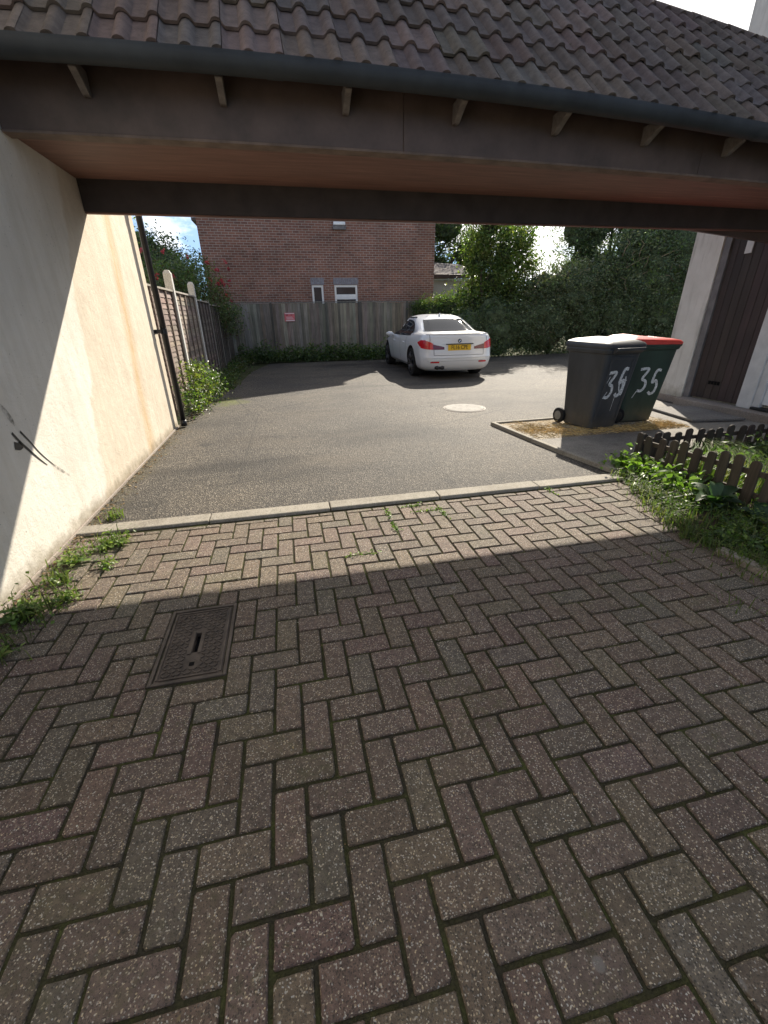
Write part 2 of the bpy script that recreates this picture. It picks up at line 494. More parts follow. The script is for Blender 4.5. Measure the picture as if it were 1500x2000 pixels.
M['spray'] = mat_spray()
M['carpaint'] = NT('white_car_paint').done
_a = NT('white_car_paint')
M['carpaint'] = _a.done(_a.principled((0.70, 0.72, 0.75), 0.28, None, 0.5, Coat_Weight=0.8, Coat_Roughness=0.04))
M['carglass'] = NT('x').done
_a = NT('tinted_car_glass')
M['carglass'] = _a.done(_a.principled((0.008, 0.010, 0.016), 0.03, None, 0.08))
for _x in [m for m in bpy.data.materials if m.users == 0 and m.name in ('x', 'white_car_paint')]:
    bpy.data.materials.remove(_x)
M['lampred'] = plain('red_lamp_lens', (0.52, 0.012, 0.020), 0.12, 0.6, var=0.2, vscale=12)
M['lampdark'] = plain('dark_red_lens', (0.13, 0.008, 0.022), 0.12, 0.6, var=0.25, vscale=12)
M['plate'] = plain('yellow_plate', (0.72, 0.46, 0.03), 0.45, 0.4, var=0.05)
M['seam'] = plain('panel_gap', (0.05, 0.05, 0.055), 0.7, 0.2)
M['chrome'] = plain('chrome', (0.6, 0.6, 0.62), 0.15, 0.5, 1.0, var=0.03)
M['blue'] = plain('badge_blue', (0.04, 0.16, 0.42), 0.3, 0.5)
M['rim'] = plain('dark_alloy', (0.07, 0.07, 0.075), 0.35, 0.5, 0.6)


# ---------------------------------------------------------------- mesh helpers
def tag(o, label=None, cat=None, group=None, kind=None):
    if label: o['label'] = label
    if cat: o['category'] = cat
    if group: o['group'] = group
    if kind: o['kind'] = kind
    return o


def empty(name, loc=(0, 0, 0), rz=0.0, label=None, cat=None, group=None):
    o = bpy.data.objects.new(name, None)
    COL.objects.link(o)
    o.location = loc
    o.rotation_euler = (0, 0, rz)
    o.empty_display_size = 0.1
    return tag(o, label, cat, group)


def raw(name, V, F, mats, parent=None, smooth=False, cols=None, mi=None, world=True):
    me = bpy.data.meshes.new(name)
    V = np.asarray(V, dtype=float).reshape(-1, 3)
    if parent is not None and world:
        p = parent
        while p is not None:
            V = V - np.array(p.location)
            p = p.parent
    me.from_pydata(V.tolist(), [], F)
    for m in (mats if isinstance(mats, (list, tuple)) else [mats]):
        me.materials.append(m)
    if cols is not None:
        at = me.attributes.new('col', 'FLOAT_COLOR', 'FACE')
        c = np.ones((len(me.polygons), 4), dtype=np.float32)
        c[:, :3] = np.asarray(cols)[:, :3]
        at.data.foreach_set('color', c.ravel())
    if mi is not None:
        me.polygons.foreach_set('material_index', np.asarray(mi, dtype=np.int32))
    if smooth:
        me.polygons.foreach_set('use_smooth', np.ones(len(me.polygons), dtype=bool))
    me.update()
    o = bpy.data.objects.new(name, me)
    COL.objects.link(o)
    if parent is not None:
        o.parent = parent
    return o


class MB:
    def __init__(self):
        self.v = []; self.f = []; self.c = []; self.mi = []

    def add(self, vs, fs, col=(0.5, 0.5, 0.5), mi=0):
        b = len(self.v)
        self.v.extend([tuple(p) for p in vs])
        for f in fs:
            self.f.append([b + i for i in f])
            self.c.append(col); self.mi.append(mi)
        return self

    def box(self, x0, x1, y0, y1, z0, z1, col=(0.5, 0.5, 0.5), mi=0, mat=None):
        vs = [Vector((x, y, z)) for z in (z0, z1) for y in (y0, y1) for x in (x0, x1)]
        if mat is not None:
            vs = [mat @ v for v in vs]
        return self.add(vs, [(0, 2, 3, 1), (4, 5, 7, 6), (0, 1, 5, 4), (2, 6, 7, 3), (0, 4, 6, 2), (1, 3, 7, 5)], col, mi)

    def prism(self, poly, d0, d1, axis=0, col=(0.5, 0.5, 0.5), mi=0, mat=None):
        n = len(poly)
        vs = []
        for d in (d0, d1):
            for (a, b) in poly:
                p = [(d, a, b), (a, d, b), (a, b, d)][axis]
                vs.append(Vector(p))
        if mat is not None:
            vs = [mat @ v for v in vs]
        fs = [tuple(range(n))[::-1], tuple(range(n, 2 * n))]
        fs += [(i, (i + 1) % n, n + (i + 1) % n, n + i) for i in range(n)]
        return self.add(vs, fs, col, mi)

    def tube(self, pts, r, n=8, col=(0.5, 0.5, 0.5), mi=0, cap=True):
        pts = [Vector(p) for p in pts]
        rs = r if isinstance(r, (list, tuple)) else [r] * len(pts)
        vs = []
        prev = None
        for i, p in enumerate(pts):
            t = (pts[min(i + 1, len(pts) - 1)] - pts[max(i - 1, 0)]).normalized()
            ref = Vector((0, 0, 1)) if abs(t.z) < 0.9 else Vector((1, 0, 0))
            u = t.cross(ref).normalized() if prev is None else (prev - t * prev.dot(t)).normalized()
            prev = u
            w = t.cross(u)
            for k in range(n):
                a = 2 * PI * k / n
                vs.append(p + (u * math.cos(a) + w * math.sin(a)) * rs[i])
        fs = []
        for i in range(len(pts) - 1):
            for k in range(n):
                fs.append((i * n + k, i * n + (k + 1) % n, (i + 1) * n + (k + 1) % n, (i + 1) * n + k))
        if cap:
            fs.append(tuple(range(n))[::-1])
            fs.append(tuple((len(pts) - 1) * n + k for k in range(n)))
        return self.add(vs, fs, col, mi)

    def loft(self, rings, cap0=True, cap1=True, col=(0.5, 0.5, 0.5), mi=0):
        n = len(rings[0])
        vs = [p for r in rings for p in r]
        fs = []
        for i in range(len(rings) - 1):
            for k in range(n):
                fs.append((i * n + k, i * n + (k + 1) % n, (i + 1) * n + (k + 1) % n, (i + 1) * n + k))
        if cap0: fs.append(tuple(range(n))[::-1])
        if cap1: fs.append(tuple((len(rings) - 1) * n + k for k in range(n)))
        return self.add(vs, fs, col, mi)

    def build(self, name, mats, parent=None, smooth=False, bevel=0.0, world=True, seg=2, cols=True):
        o = raw(name, self.v, self.f, mats, parent, smooth, self.c if cols else None, self.mi, world)
        bm = bmesh.new(); bm.from_mesh(o.data)
        bmesh.ops.recalc_face_normals(bm, faces=bm.faces)
        bm.to_mesh(o.data); bm.free()
        if bevel:
            md = o.modifiers.new('bevel', 'BEVEL')
            md.width = bevel; md.segments = seg; md.limit_method = 'ANGLE'; md.angle_limit = R(40)
        return o


def jit(c, s):
    k = 1 + random.uniform(-s, s)
    return tuple(max(0.0, x * k * (1 + random.uniform(-s, s) * 0.3)) for x in c)


def rrect(x0, x1, y0, y1, r, z, n=5):
    out = []
    for cx, cy, a0 in ((x1 - r, y1 - r, 0), (x0 + r, y1 - r, 90), (x0 + r, y0 + r, 180), (x1 - r, y0 + r, 270)):
        for k in range(n + 1):
            a = R(a0 + 90 * k / n)
            out.append((cx + r * math.cos(a), cy + r * math.sin(a), z))
    return out


def text_mesh(txt, size, name, mat, parent, mtx, depth=0.002):
    cu = bpy.data.curves.new(name, 'FONT')
    cu.body = txt; cu.size = size; cu.align_x = 'CENTER'; cu.align_y = 'CENTER'; cu.extrude = depth
    ob = bpy.data.objects.new(name + '_tmp', cu)
    COL.objects.link(ob)
    dg = bpy.context.evaluated_depsgraph_get()
    dg.update()
    me = bpy.data.meshes.new_from_object(ob.evaluated_get(dg))
    COL.objects.unlink(ob); bpy.data.objects.remove(ob)
    me.transform(mtx)
    me.materials.clear(); me.materials.append(mat)
    o = bpy.data.objects.new(name, me)
    COL.objects.link(o); o.parent = parent
    return o


# leaf cards: P centres, L lengths, per-leaf colours
def leaf_mesh(name, P, L, C, mat, parent=None, aspect=0.55, up=0.35, droop=0.0, fold=0.12, seed=1):
    g = np.random.default_rng(seed)
    n = len(P)
    nrm = g.normal(size=(n, 3)); nrm[:, 2] = np.abs(nrm[:, 2]) + up
    nrm /= np.linalg.norm(nrm, axis=1)[:, None]
    t = g.normal(size=(n, 3)); t[:, 2] -= droop
    t -= nrm * (t * nrm).sum(1)[:, None]
    t /= np.linalg.norm(t, axis=1)[:, None]
    b = np.cross(nrm, t)
    L = np.asarray(L)[:, None]
    W = L * aspect
    V = np.empty((n, 4, 3))
    V[:, 0] = P - t * L * 0.5
    V[:, 1] = P + b * W * 0.5 + nrm * L * fold - t * L * 0.06
    V[:, 2] = P + t * L * 0.5
    V[:, 3] = P - b * W * 0.5 + nrm * L * fold - t * L * 0.06
    F = np.arange(n * 4).reshape(n, 4).tolist()
    return raw(name, V.reshape(-1, 3), F, mat, parent, False, C)


def clumps(blobs, n_clump, per, cr, seed, shell=(0.45, 1.0), noise=0.25, zmin=0.02):
    """leaf centres gathered in clumps through ellipsoids; returns points and clump ids"""
    g = np.random.default_rng(seed)
    vol = np.array([b[3] * b[4] * b[5] for b in blobs]) ** 0.67
    cnt = np.maximum(1, (n_clump * vol / vol.sum()).astype(int))
    P = []; I = []; k = 0
    for b, m in zip(blobs, cnt):
        c = np.array(b[:3]); r = np.array(b[3:6])
        d = g.normal(size=(m, 3)); d /= np.linalg.norm(d, axis=1)[:, None]
        rad = (shell[0] ** 2 + (shell[1] ** 2 - shell[0] ** 2) * g.random(m)) ** 0.5
        rad *= 1 + noise * np.sin(d[:, 0] * 5 + seed) * np.cos(d[:, 2] * 6 + d[:, 1] * 4)
        cc = c + d * rad[:, None] * r
        for q in cc:
            s = cr * g.uniform(0.6, 1.4)
            kk = max(2, int(per * g.uniform(0.6, 1.4)))
            pts = q + g.normal(size=(kk, 3)) * s * np.array([1, 1, 0.7])
            P.append(pts); I.append(np.full(kk, k)); k += 1
    P = np.concatenate(P); I = np.concatenate(I)
    ok = P[:, 2] > zmin
    return P[ok], I[ok]


def shade_cols(I, palette, seed, leafvar=0.25, clumpvar=0.22):
    g = np.random.default_rng(seed)
    pal = np.array(palette)
    k = I.max() + 1
    base = pal[g.integers(0, len(pal), k)] * (1 + g.uniform(-clumpvar, clumpvar, k))[:, None]
    C = base[I] * (1 + g.uniform(-leafvar, leafvar, len(I)))[:, None]
    C *= 1 + g.uniform(-0.1, 0.1, (len(I), 3))
    return np.clip(C, 0.004, 0.9)


def branches(mb, root, tips, r0, seed):
    rd = random.Random(seed)
    for tp in tips:
        a, b = Vector(root), Vector(tp)
        pts = [a]
        for k in range(1, 5):
            p = a.lerp(b, k / 4)
            if k < 4: p += Vector([rd.uniform(-1, 1) for _ in range(3)]) * (b - a).length * 0.06
            pts.append(p)
        mb.tube(pts, [r0 * (1 - 0.2 * k) for k in range(5)], 6)


def core_mesh(name, blobs, k, parent, seed):  # solid lumps added inside shrubs so backlight does not show through
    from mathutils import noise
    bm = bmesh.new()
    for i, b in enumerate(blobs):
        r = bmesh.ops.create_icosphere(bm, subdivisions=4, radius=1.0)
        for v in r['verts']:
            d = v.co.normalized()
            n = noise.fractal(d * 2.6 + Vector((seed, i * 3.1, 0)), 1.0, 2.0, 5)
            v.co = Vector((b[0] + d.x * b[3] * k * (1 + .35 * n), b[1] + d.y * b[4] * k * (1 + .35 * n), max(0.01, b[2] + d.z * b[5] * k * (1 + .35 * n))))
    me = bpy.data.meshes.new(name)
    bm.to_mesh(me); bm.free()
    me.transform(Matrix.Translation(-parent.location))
    me.materials.append(M['filler'])
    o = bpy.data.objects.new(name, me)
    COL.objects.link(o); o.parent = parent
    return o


def shrub(name, label, cat, base, blobs, n_clump, per, cr, leaf, palette, mat, seed, group=None, r0=0.05, up=0.3, aspect=0.55, shell=(0.4, 1.0), crown='crown', droop=0.0, stems=True, core=0.0):
    t = empty(name, base, 0, label, cat, group)
    P, I = clumps(blobs, n_clump, per, cr, seed, shell)
    g = np.random.default_rng(seed + 5)
    L = leaf * g.uniform(0.6, 1.35, len(P))
    leaf_mesh(crown, P, L, shade_cols(I, palette, seed), mat, t, aspect, up, droop, seed=seed)
    if core:
        core_mesh('solid_filler', blobs, core, t, seed)
    if stems:
        mb = MB()
        tips = []
        for b in blobs:
            for _ in range(3):
                tips.append((b[0] + random.uniform(-.5, .5) * b[3], b[1] + random.uniform(-.5, .5) * b[4], b[2] + random.uniform(0.1, .7) * b[5]))
        branches(mb, (base[0], base[1], base[2] - 0.02), tips, r0, seed)
        mb.build('trunk' if cat == 'tree' else 'stem', M['bark'], t, True)
    return t


def blade_mesh(name, P, H, C, mat, parent=None, w=0.006, lean=0.5, seed=1):
    g = np.random.default_rng(seed)
    n = len(P)
    a = g.uniform(0, 2 * PI, n)
    d = np.stack([np.cos(a), np.sin(a), np.zeros(n)], 1)
    s = np.stack([-np.sin(a), np.cos(a), np.zeros(n)], 1)
    ln = lean * g.uniform(0.2, 1.3, n)
    H = np.asarray(H)
    w = w * g.uniform(0.7, 1.4, n)
    V = np.empty((n, 5, 3))
    up = np.array([0, 0, 1.0])
    mid = P + up * (H * 0.6)[:, None] + d * (H * ln * 0.3)[:, None]
    tip = P + up * (H * np.clip(1 - 0.35 * ln, 0.25, 1))[:, None] + d * (H * ln)[:, None]
    V[:, 0] = P - s * w[:, None]; V[:, 1] = P + s * w[:, None]
    V[:, 2] = mid + s * (w * 0.8)[:, None]; V[:, 3] = mid - s * (w * 0.8)[:, None]
    V[:, 4] = tip
    F = []
    for i in range(n):
        k = i * 5
        F.append((k, k + 1, k + 2, k + 3)); F.append((k + 3, k + 2, k + 4))
    return raw(name, V.reshape(-1, 3), F, mat, parent, False, np.repeat(C, 2, axis=0))


def rosette(mb, c, n, ln, wd, cols, rise=0.6, seed=0, z0=0.0):
    """broad weed leaves arching out of one crown"""
    rd = random.Random(seed)
    for i in range(n):
        a = 2 * PI * i / n + rd.uniform(-.4, .4)
        L = ln * rd.uniform(0.6, 1.15); W = wd * rd.uniform(0.7, 1.2); rs = rise * rd.uniform(0.4, 1.5)
        d = Vector((math.cos(a), math.sin(a), 0)); s = Vector((-math.sin(a), math.cos(a), 0))
        vs = []
        K = 6
        for k in range(K + 1):
            u = k / K
            h = L * rs * (u - 0.75 * u * u * (0.8 + rd.uniform(0, .1)))
            p = Vector(c) + Vector((0, 0, z0 + h + 0.004)) + d * L * u * 0.92
            w = W * (0.12 + 1.0 * math.sin(PI * min(1, u * 0.93 + 0.05)) ** 0.8) * 0.5 if u < 1 else 0.001
            wv = rd.uniform(-.1, .1) * w
            vs += [p + s * w + Vector((0, 0, w * .35 + wv)), p, p - s * w + Vector((0, 0, w * .35 - wv))]
        fs = []
        for k in range(K):
            b = k * 3
            fs += [(b, b + 1, b + 4, b + 3), (b + 1, b + 2, b + 5, b + 4)]
        mb.add(vs, fs, jit(rd.choice(cols), 0.25))


# ---------------------------------------------------------------- ground
def sheet(name, poly, z, mat, label=None, kind='structure', cat=None):
    o = raw(name, [(x, y, z) for x, y in poly], [list(range(len(poly)))], mat)
    tag(o, label, cat, kind=kind)
    return o


gr = [(600 * math.cos(2 * PI * k / 48), 600 * math.sin(2 * PI * k / 48)) for k in range(48)]
sheet('ground', gr, -0.05, M['earth'])
sheet('tarmac_yard', [(-1.62, 3.19), (16, 3.19), (16, 15.1), (6.6, 15.0), (3.2, 15.35), (-0.55, 15.35), (-1.0, 13.0), (-1.15, 10.2), (-1.62, 8.8)], 0.0, M['tarmac'])
_bx, _by, _cv = (-1.62, 2.93), (-2.2, 3.06), (-0.69, -0.412, 1.483, 1.952)
_V = [(_bx[0], _by[0]), (_bx[1], _by[0]), (_bx[1], _by[1]), (_bx[0], _by[1]), (_cv[0], _cv[2]), (_cv[1], _cv[2]), (_cv[1], _cv[3]), (_cv[0], _cv[3])]
tag(raw('paving_bed', [(x, y, -0.008) for x, y in _V], [(0, 1, 5, 4), (1, 2, 6, 5), (2, 3, 7, 6), (3, 0, 4, 7)], M['joint']), kind='structure')

# herringbone blocks
PX, PY = 0.1035, 0.1074
OX, OY = 0.022, 0.589
COVER = (-0.71, -0.392, 1.463, 1.972)
blk_cols = [(0.138, 0.098, 0.080), (0.142, 0.104, 0.080), (0.134, 0.102, 0.081), (0.122, 0.100, 0.080), (0.144, 0.098, 0.080), (0.138, 0.106, 0.076), (0.138, 0.094, 0.080)]


def cut(r, c):
    x0, x1, y0, y1 = r
    if x1 <= c[0] or x0 >= c[1] or y1 <= c[2] or y0 >= c[3]:
        return [r]
    out = []
    if y0 < c[2]: out.append((x0, x1, y0, c[2] - 0.005))
    if y1 > c[3]: out.append((x0, x1, c[3] + 0.005, y1))
    ya, yb = max(y0, c[2]), min(y1, c[3])
    if x0 < c[0]: out.append((x0, c[0] - 0.005, ya, yb))
    if x1 > c[1]: out.append((c[1] + 0.005, x1, ya, yb))
    return [q for q in out if q[1] - q[0] > 0.02 and q[3] - q[2] > 0.02]


mbp = MB()
for i in range(-18, 28):
    for j in range(-28, 26):
        k = (i + j - 1) % 4
        if k == 0: rc = (i, i + 2, j, j + 1)
        elif k == 2: rc = (i, i + 1, j, j + 2)
        else: continue
        gx, gy = random.uniform(0.0040, 0.0068), random.uniform(0.0040, 0.0068)
        x0, x1 = OX + rc[0] * PX + gx, OX + rc[1] * PX - gx
        y0, y1 = OY + rc[2] * PY + gy, OY + rc[3] * PY - gy
        x0, x1 = max(x0, -1.595), min(x1, 2.92)
        y0, y1 = max(y0, -2.2), min(y1, 3.0)
        if x1 - x0 < 0.03 or y1 - y0 < 0.03: continue
        col = jit(random.choice(blk_cols), 0.13)
        dz = random.uniform(-0.002, 0.002)
        tx, ty = random.uniform(-.008, .008), random.uniform(-.008, .008)
        rot = random.uniform(-0.012, 0.012)
        cx, cy = (x0 + x1) / 2, (y0 + y1) / 2
        for (a0, a1, b0, b1) in cut((x0, x1, y0, y1), COVER):
            b = 0.0038
            vs = []
            crn = [random.choice([.002, .003, .003, .004, .005, .009]) for _ in range(4)]
            wob = [random.uniform(-.0013, .0013) for _ in range(12)]
            for inset, z in ((0, -0.03), (0, -0.006), (b * .45, -0.0018), (b, 0.0)):
                q0 = (a0 + inset, b0 + inset); q2 = (a1 - inset, b1 - inset)
                c0, c1, c2, c3 = crn
                mx_, my_ = (a0 + a1) / 2, (b0 + b1) / 2
                loop = [(q0[0] + c0, q0[1]), (mx_, q0[1] + wob[0]), (q2[0] - c1, q0[1]), (q2[0], q0[1] + c1), (q2[0] + wob[1], my_), (q2[0], q2[1] - c2),
                        (q2[0] - c2, q2[1]), (mx_, q2[1] + wob[2]), (q0[0] + c3, q2[1]), (q0[0], q2[1] - c3), (q0[0] + wob[3], my_), (q0[0], q0[1] + c0)]
                for (px, py) in loop:
                    ux, uy = px - cx, py - cy
                    qx, qy = cx + ux - uy * rot, cy + uy + ux * rot
                    vs.append((qx, qy, z + dz + ux * tx + uy * ty))
            fs = [tuple(range(36, 48))]
            for q in (0, 12, 24):
                fs += [(q + e, q + (e + 1) % 12, q + 12 + (e + 1) % 12, q + 12 + e) for e in range(12)]
            mbp.add(vs, fs, col)
tag(mbp.build('block_paving', M['paving']), kind='structure')

# flush concrete kerb between paving and tarmac
mb = MB()
x = -1.6
while x < 2.85:
    L = 0.91 if x + 0.91 < 2.7 else 2.90 - x
    dz = random.uniform(-.003, .003)
    mb.box(x + 0.004, x + L - 0.004, 3.045 + 0.004 * math.sin(x * 3), 3.185 + 0.004 * math.sin(x * 3), -0.06, 0.018 + dz)
    x += L
tag(mb.build('kerb', M['kerb'], bevel=0.008), kind='structure')

# concrete path, bed and edging at the right
mb = MB()
mb.prism([(2.955, 3.19), (6.05, 3.19), (6.05, 4.40), (2.80, 4.40)], -0.05, 0.022, 2)
tag(mb.build('path', M['path'], bevel=0.006), kind='structure')
mb = MB()
mb.prism([(5.02, 4.404), (6.06, 4.404), (6.06, 6.6), (5.02, 6.6)], -0.05, 0.016, 2)
tag(mb.build('side_path', M['path'], bevel=0.006), kind='structure')
sheet('gravel_bed', [(2.72, 4.404), (5.016, 4.404), (5.016, 5.33), (2.68, 5.25)], 0.02, M['mulch'])
mb = MB()
pts = [(2.655, 5.27), (2.73, 4.40), (2.79, 3.84), (2.895, 3.20)]
for (a, b), (c, d) in zip(pts[:-1], pts[1:]):
    mb.prism([(a, b - 0.004), (c, d + 0.004), (c + 0.055, d + 0.004), (a + 0.055, b - 0.004)], -0.05, 0.045, 2)
mb.prism([(2.66, 5.275), (5.02, 5.355), (5.02, 5.405), (2.66, 5.325)], -0.05, 0.04, 2)
tag(mb.build('bed_edging', M['kerb'], bevel=0.007), kind='structure')
sheet('garden_soil', [(2.66, -2.2), (6.05, -2.2), (6.05, 3.186), (2.93, 3.186), (2.90, 2.95), (2.74, 2.62), (2.60, 2.3), (2.53, 1.9), (2.57, 1.4), (2.64, 0.6)], 0.02, M['soil'])
mb = MB()
ed = [(2.50, 1.80), (2.54, 1.35), (2.60, 0.6), (2.64, -1.5)]
for (a, b), (c, d) in zip(ed[:-1], ed[1:]):
    mb.prism([(a, b - 0.004), (c, d + 0.004), (c + 0.07, d + 0.004), (a + 0.07, b - 0.004)], -0.05, 0.035, 2)
tag(mb.build('garden_edging', M['step'], bevel=0.008), kind='structure')

# ---------------------------------------------------------------- left house wall
lh = empty('rendered_house', (-1.75, 0, 0), 0, 'cream rendered house side with rust run and black drainpipe, half in shade', 'house')
mb = MB()
mb.box(-7.0, -1.6, -2.4, 6.47, -0.05, 5.3)
mb.build('wall', M['cream'], lh)
mb = MB()
mb.box(-1.597, -1.582, -2.4, 6.46, -0.04, 0.022)
tag(mb.build('plinth', M['step'], lh, bevel=0.006), 'low brown concrete plinth at the wall foot')
mb = MB()
mb.prism([(-7.3, 5.301), (-1.35, 5.301), (-4.3, 7.6)], -2.6, 6.7, 1)
mb.build('roof', M['tile'], lh)
pipe = MB()
pipe.tube([(-1.505, 6.40, 5.2), (-1.505, 6.40, 0.02)], 0.036, 14)
pipe.tube([(-1.505, 6.40, 0.10), (-1.505, 6.40, 0.02)], 0.044, 14)
pipe.tube([(-1.505, 6.40, 2.62), (-1.505, 6.40, 2.52)], 0.043, 14)
pb = pipe.build('drainpipe', M['pipe'], lh, True)
mb = MB()
for z in (1.25, 3.1):
    mb.tube([(-1.505, 6.40, z + .03), (-1.505, 6.40, z - .03)], 0.043, 14)
    mb.box(-1.602, -1.52, 6.34, 6.365, z - .02, z + .02)
    mb.box(-1.602, -1.59, 6.30, 6.50, z - .022, z + .022)
    mb.build('pipe_clip', M['pipe'], pb)
    mb = MB()
# black marker scrawl on the wall


def ribbon(mb, pts, w, to3, taper=True, col=(0.5, 0.5, 0.5)):
    """a painted stroke: pts in 2D, to3 maps (a, b) to 3D"""
    n = len(pts)
    vs = []
    for i, p in enumerate(pts):
        q0, q1 = pts[max(i - 1, 0)], pts[min(i + 1, n - 1)]
        dx, dy = q1[0] - q0[0], q1[1] - q0[1]
        l = math.hypot(dx, dy) or 1
        ww = (w[i] if isinstance(w, (list, tuple)) else w) * 0.5
        vs += [to3(p[0] - dy / l * ww, p[1] + dx / l * ww), to3(p[0] + dy / l * ww, p[1] - dx / l * ww)]
    mb.add(vs, [(2 * i, 2 * i + 1, 2 * i + 3, 2 * i + 2) for i in range(n - 1)], col)


def spline(pts, n=8):
    out = []
    P = [pts[0]] + list(pts) + [pts[-1]]
    for i in range(1, len(P) - 2):
        for k in range(n):
            t = k / n
            out.append(tuple(0.5 * ((2 * P[i][a]) + (-P[i - 1][a] + P[i + 1][a]) * t + (2 * P[i - 1][a] - 5 * P[i][a] + 4 * P[i + 1][a] - P[i + 2][a]) * t * t + (-P[i - 1][a] + 3 * P[i][a] - 3 * P[i + 1][a] + P[i + 2][a]) * t ** 3) for a in (0, 1)))
    out.append(tuple(pts[-1]))
    return out


mb = MB()
W3 = lambda y, z: (-1.5978, y, z)
ribbon(mb, spline([(2.82, 0.80), (2.86, 0.74), (2.90, 0.69), (2.98, 0.60), (3.05, 0.53)]), [0.019] * 20 + [0.016 - 0.001 * k for k in range(13)], W3)
ribbon(mb, spline([(2.90, 0.79), (2.96, 0.71), (3.02, 0.62), (3.12, 0.51)]), [0.017 - 0.0005 * k for k in range(25)], W3)
ribbon(mb, spline([(2.80, 0.73), (2.84, 0.715), (2.87, 0.72)]), 0.045, W3)
mb.build('scrawl', M['black'], lh)
_a = NT('faint_marker')
_t = _a.n('BsdfTransparent')
_p = _a.principled((0.06, 0.055, 0.05), 0.8)
_mxs = _a.n('MixShader', Fac=_a.ramp(_a.noise(30, 4, 0.7), [(0.4, 0.05), (0.7, 0.6)]))
_a.t.links.new(_t.outputs[0], _mxs.inputs[1]); _a.t.links.new(_p.outputs[0], _mxs.inputs[2])
_fm = _a.done(_mxs)
for _pts, _w in (([(2.66, 1.10), (2.70, 1.05), (2.735, 1.0), (2.76, .96)], .045), ([(2.80, 0.98), (2.83, 0.93), (2.86, 0.87), (2.875, .83)], .040), ([(3.08, 0.55), (3.14, 0.49), (3.22, 0.42), (3.28, .37)], .022)):
    _sp = spline(_pts)
    mb = MB(); ribbon(mb, _sp, [_w * math.sin(PI * (i + .3) / len(_sp)) ** .8 for i in range(len(_sp))], W3); mb.build('smudge', _fm, lh)

# ---------------------------------------------------------------- right house with doors
rh = empty('rendered_house', (6.4, 4.5, 0), 0, 'grey rendered house with tall brown cupboard door and white front door', 'house')
XW = 6.25
mb = MB()
mb.box(XW, 12.0, 5.83, 6.32, 0.10, 5.6)                # corner pier
mb.box(XW + 0.10, 12.0, 4.90, 5.826, 0.10, 5.598)      # behind the door
mb.box(XW + 0.002, XW + 0.098, 4.60, 5.826, 2.52, 5.597)
mb.box(XW + 0.10, 12.0, -2.4, 4.896, 0.10, 5.596)
mb.box(XW + 0.003, XW + 0.098, -2.4, 3.72, 0.10, 5.595)
mb.box(XW + 0.004, XW + 0.098, 3.724, 4.596, 2.30, 5.594)
mb.build('wall', M['greyrender'], rh)
mb = MB()
mb.box(XW - 0.012, 12.0, 5.80, 6.332, -0.05, 0.097)
tag(mb.build('plinth', M['step'], rh, bevel=0.01), 'pinkish brown concrete base course')
mb = MB()
mb.box(XW + 0.02, XW + 0.095, 5.72, 5.826, 0.12, 2.515)
mb.build('door_frame', M['greywood'], rh, bevel=0.004)
mb = MB()
yy = 4.905
while yy < 5.715:
    w = min(0.118, 5.717 - yy)
    mb.box(XW + 0.05, XW + 0.085 + random.uniform(-.001, .001), yy + 0.002, yy + w - 0.002, 0.145, 2.512, jit((0.052, 0.038, 0.036), 0.12))
    yy += w
dr = mb.build('cupboard_door', mat_wood('brown_door_board', 2, 0.6, 0.8, 1.2), rh, bevel=0.004)
mb = MB()
for k in range(4):
    mb.box(XW + 0.043, XW + 0.049, 5.285 + 0.05 * k, 5.322 + 0.05 * k, 0.36, 0.41)
mb.build('vent', M['darkslot'], dr)
mb = MB()
mb.box(XW + 0.036, XW + 0.048, 5.40, 5.50, 2.08, 2.42)
mb.build('notice', M['whitewood'], dr, bevel=0.002)
mb = MB()
mb.box(XW - 0.01, XW + 0.095, 4.70, 4.900, 0.125, 2.516)
mb.box(XW + 0.012, XW + 0.094, 4.60, 4.697, 0.16, 2.515)
mb.build('front_door_frame', M['whitewood'], rh, bevel=0.006)
mb = MB()
mb.box(XW + 0.045, XW + 0.09, 3.73, 4.597, 0.20, 2.29)
for (a, b, c, d) in ((3.82, 4.12, 0.35, 1.0), (4.20, 4.50, 0.35, 1.0), (3.82, 4.12, 1.15, 2.15), (4.20, 4.50, 1.15, 2.15)):
    mb.box(XW + 0.034, XW + 0.044, a, b, c, d)
fd = mb.build('front_door', M['upvc'], rh, bevel=0.008)
mb = MB()
mb.box(XW + 0.02, XW + 0.034, 4.52, 4.56, 1.22, 1.42)
mb.tube([(XW + 0.03, 4.54, 1.37), (XW - 0.02, 4.54, 1.37), (XW - 0.02, 4.42, 1.37)], 0.011, 8)
mb.build('handle', M['metal'], fd, True)
mb = MB()
mb.box(XW - 0.02, XW + 0.095, 3.73, 4.69, 0.128, 0.158)
mb.build('threshold', M['black'], rh, bevel=0.004)
mb = MB()
mb.box(6.07, XW + 0.094, -2.4, 5.79, -0.05, 0.122)
tag(mb.build('door_step', M['step'], rh, bevel=0.012), 'long pinkish concrete step under the doors')
mb = MB()
mb.prism([(-2.6, 5.601), (6.6, 5.601), (6.6, 5.75), (-2.6, 5.75)], 6.0, 12.3, 0)
mb.build('roof', M['tile'], rh)

mb = MB()
mb.prism([(5.24, 4.62), (5.98, 4.50), (6.04, 5.40), (5.36, 5.50)], 0.024, 0.055, 2)
tag(mb.build('stone_slab', M['slab'], bevel=0.008), 'loose dark stone slab lying on the path before the brown door', 'slab')

# ---------------------------------------------------------------- link roof over the passage
pr = empty('passage_roof', (0, 4.4, 2.5), 0, 'tiled roof on brown fascia bridging the passage between two houses', 'roof')
XL, XR = -1.598, 6.26
sag = lambda x, k: -k * x * x
NX = 40
xs = [XL + (XR - XL) * i / NX for i in range(NX + 1)]


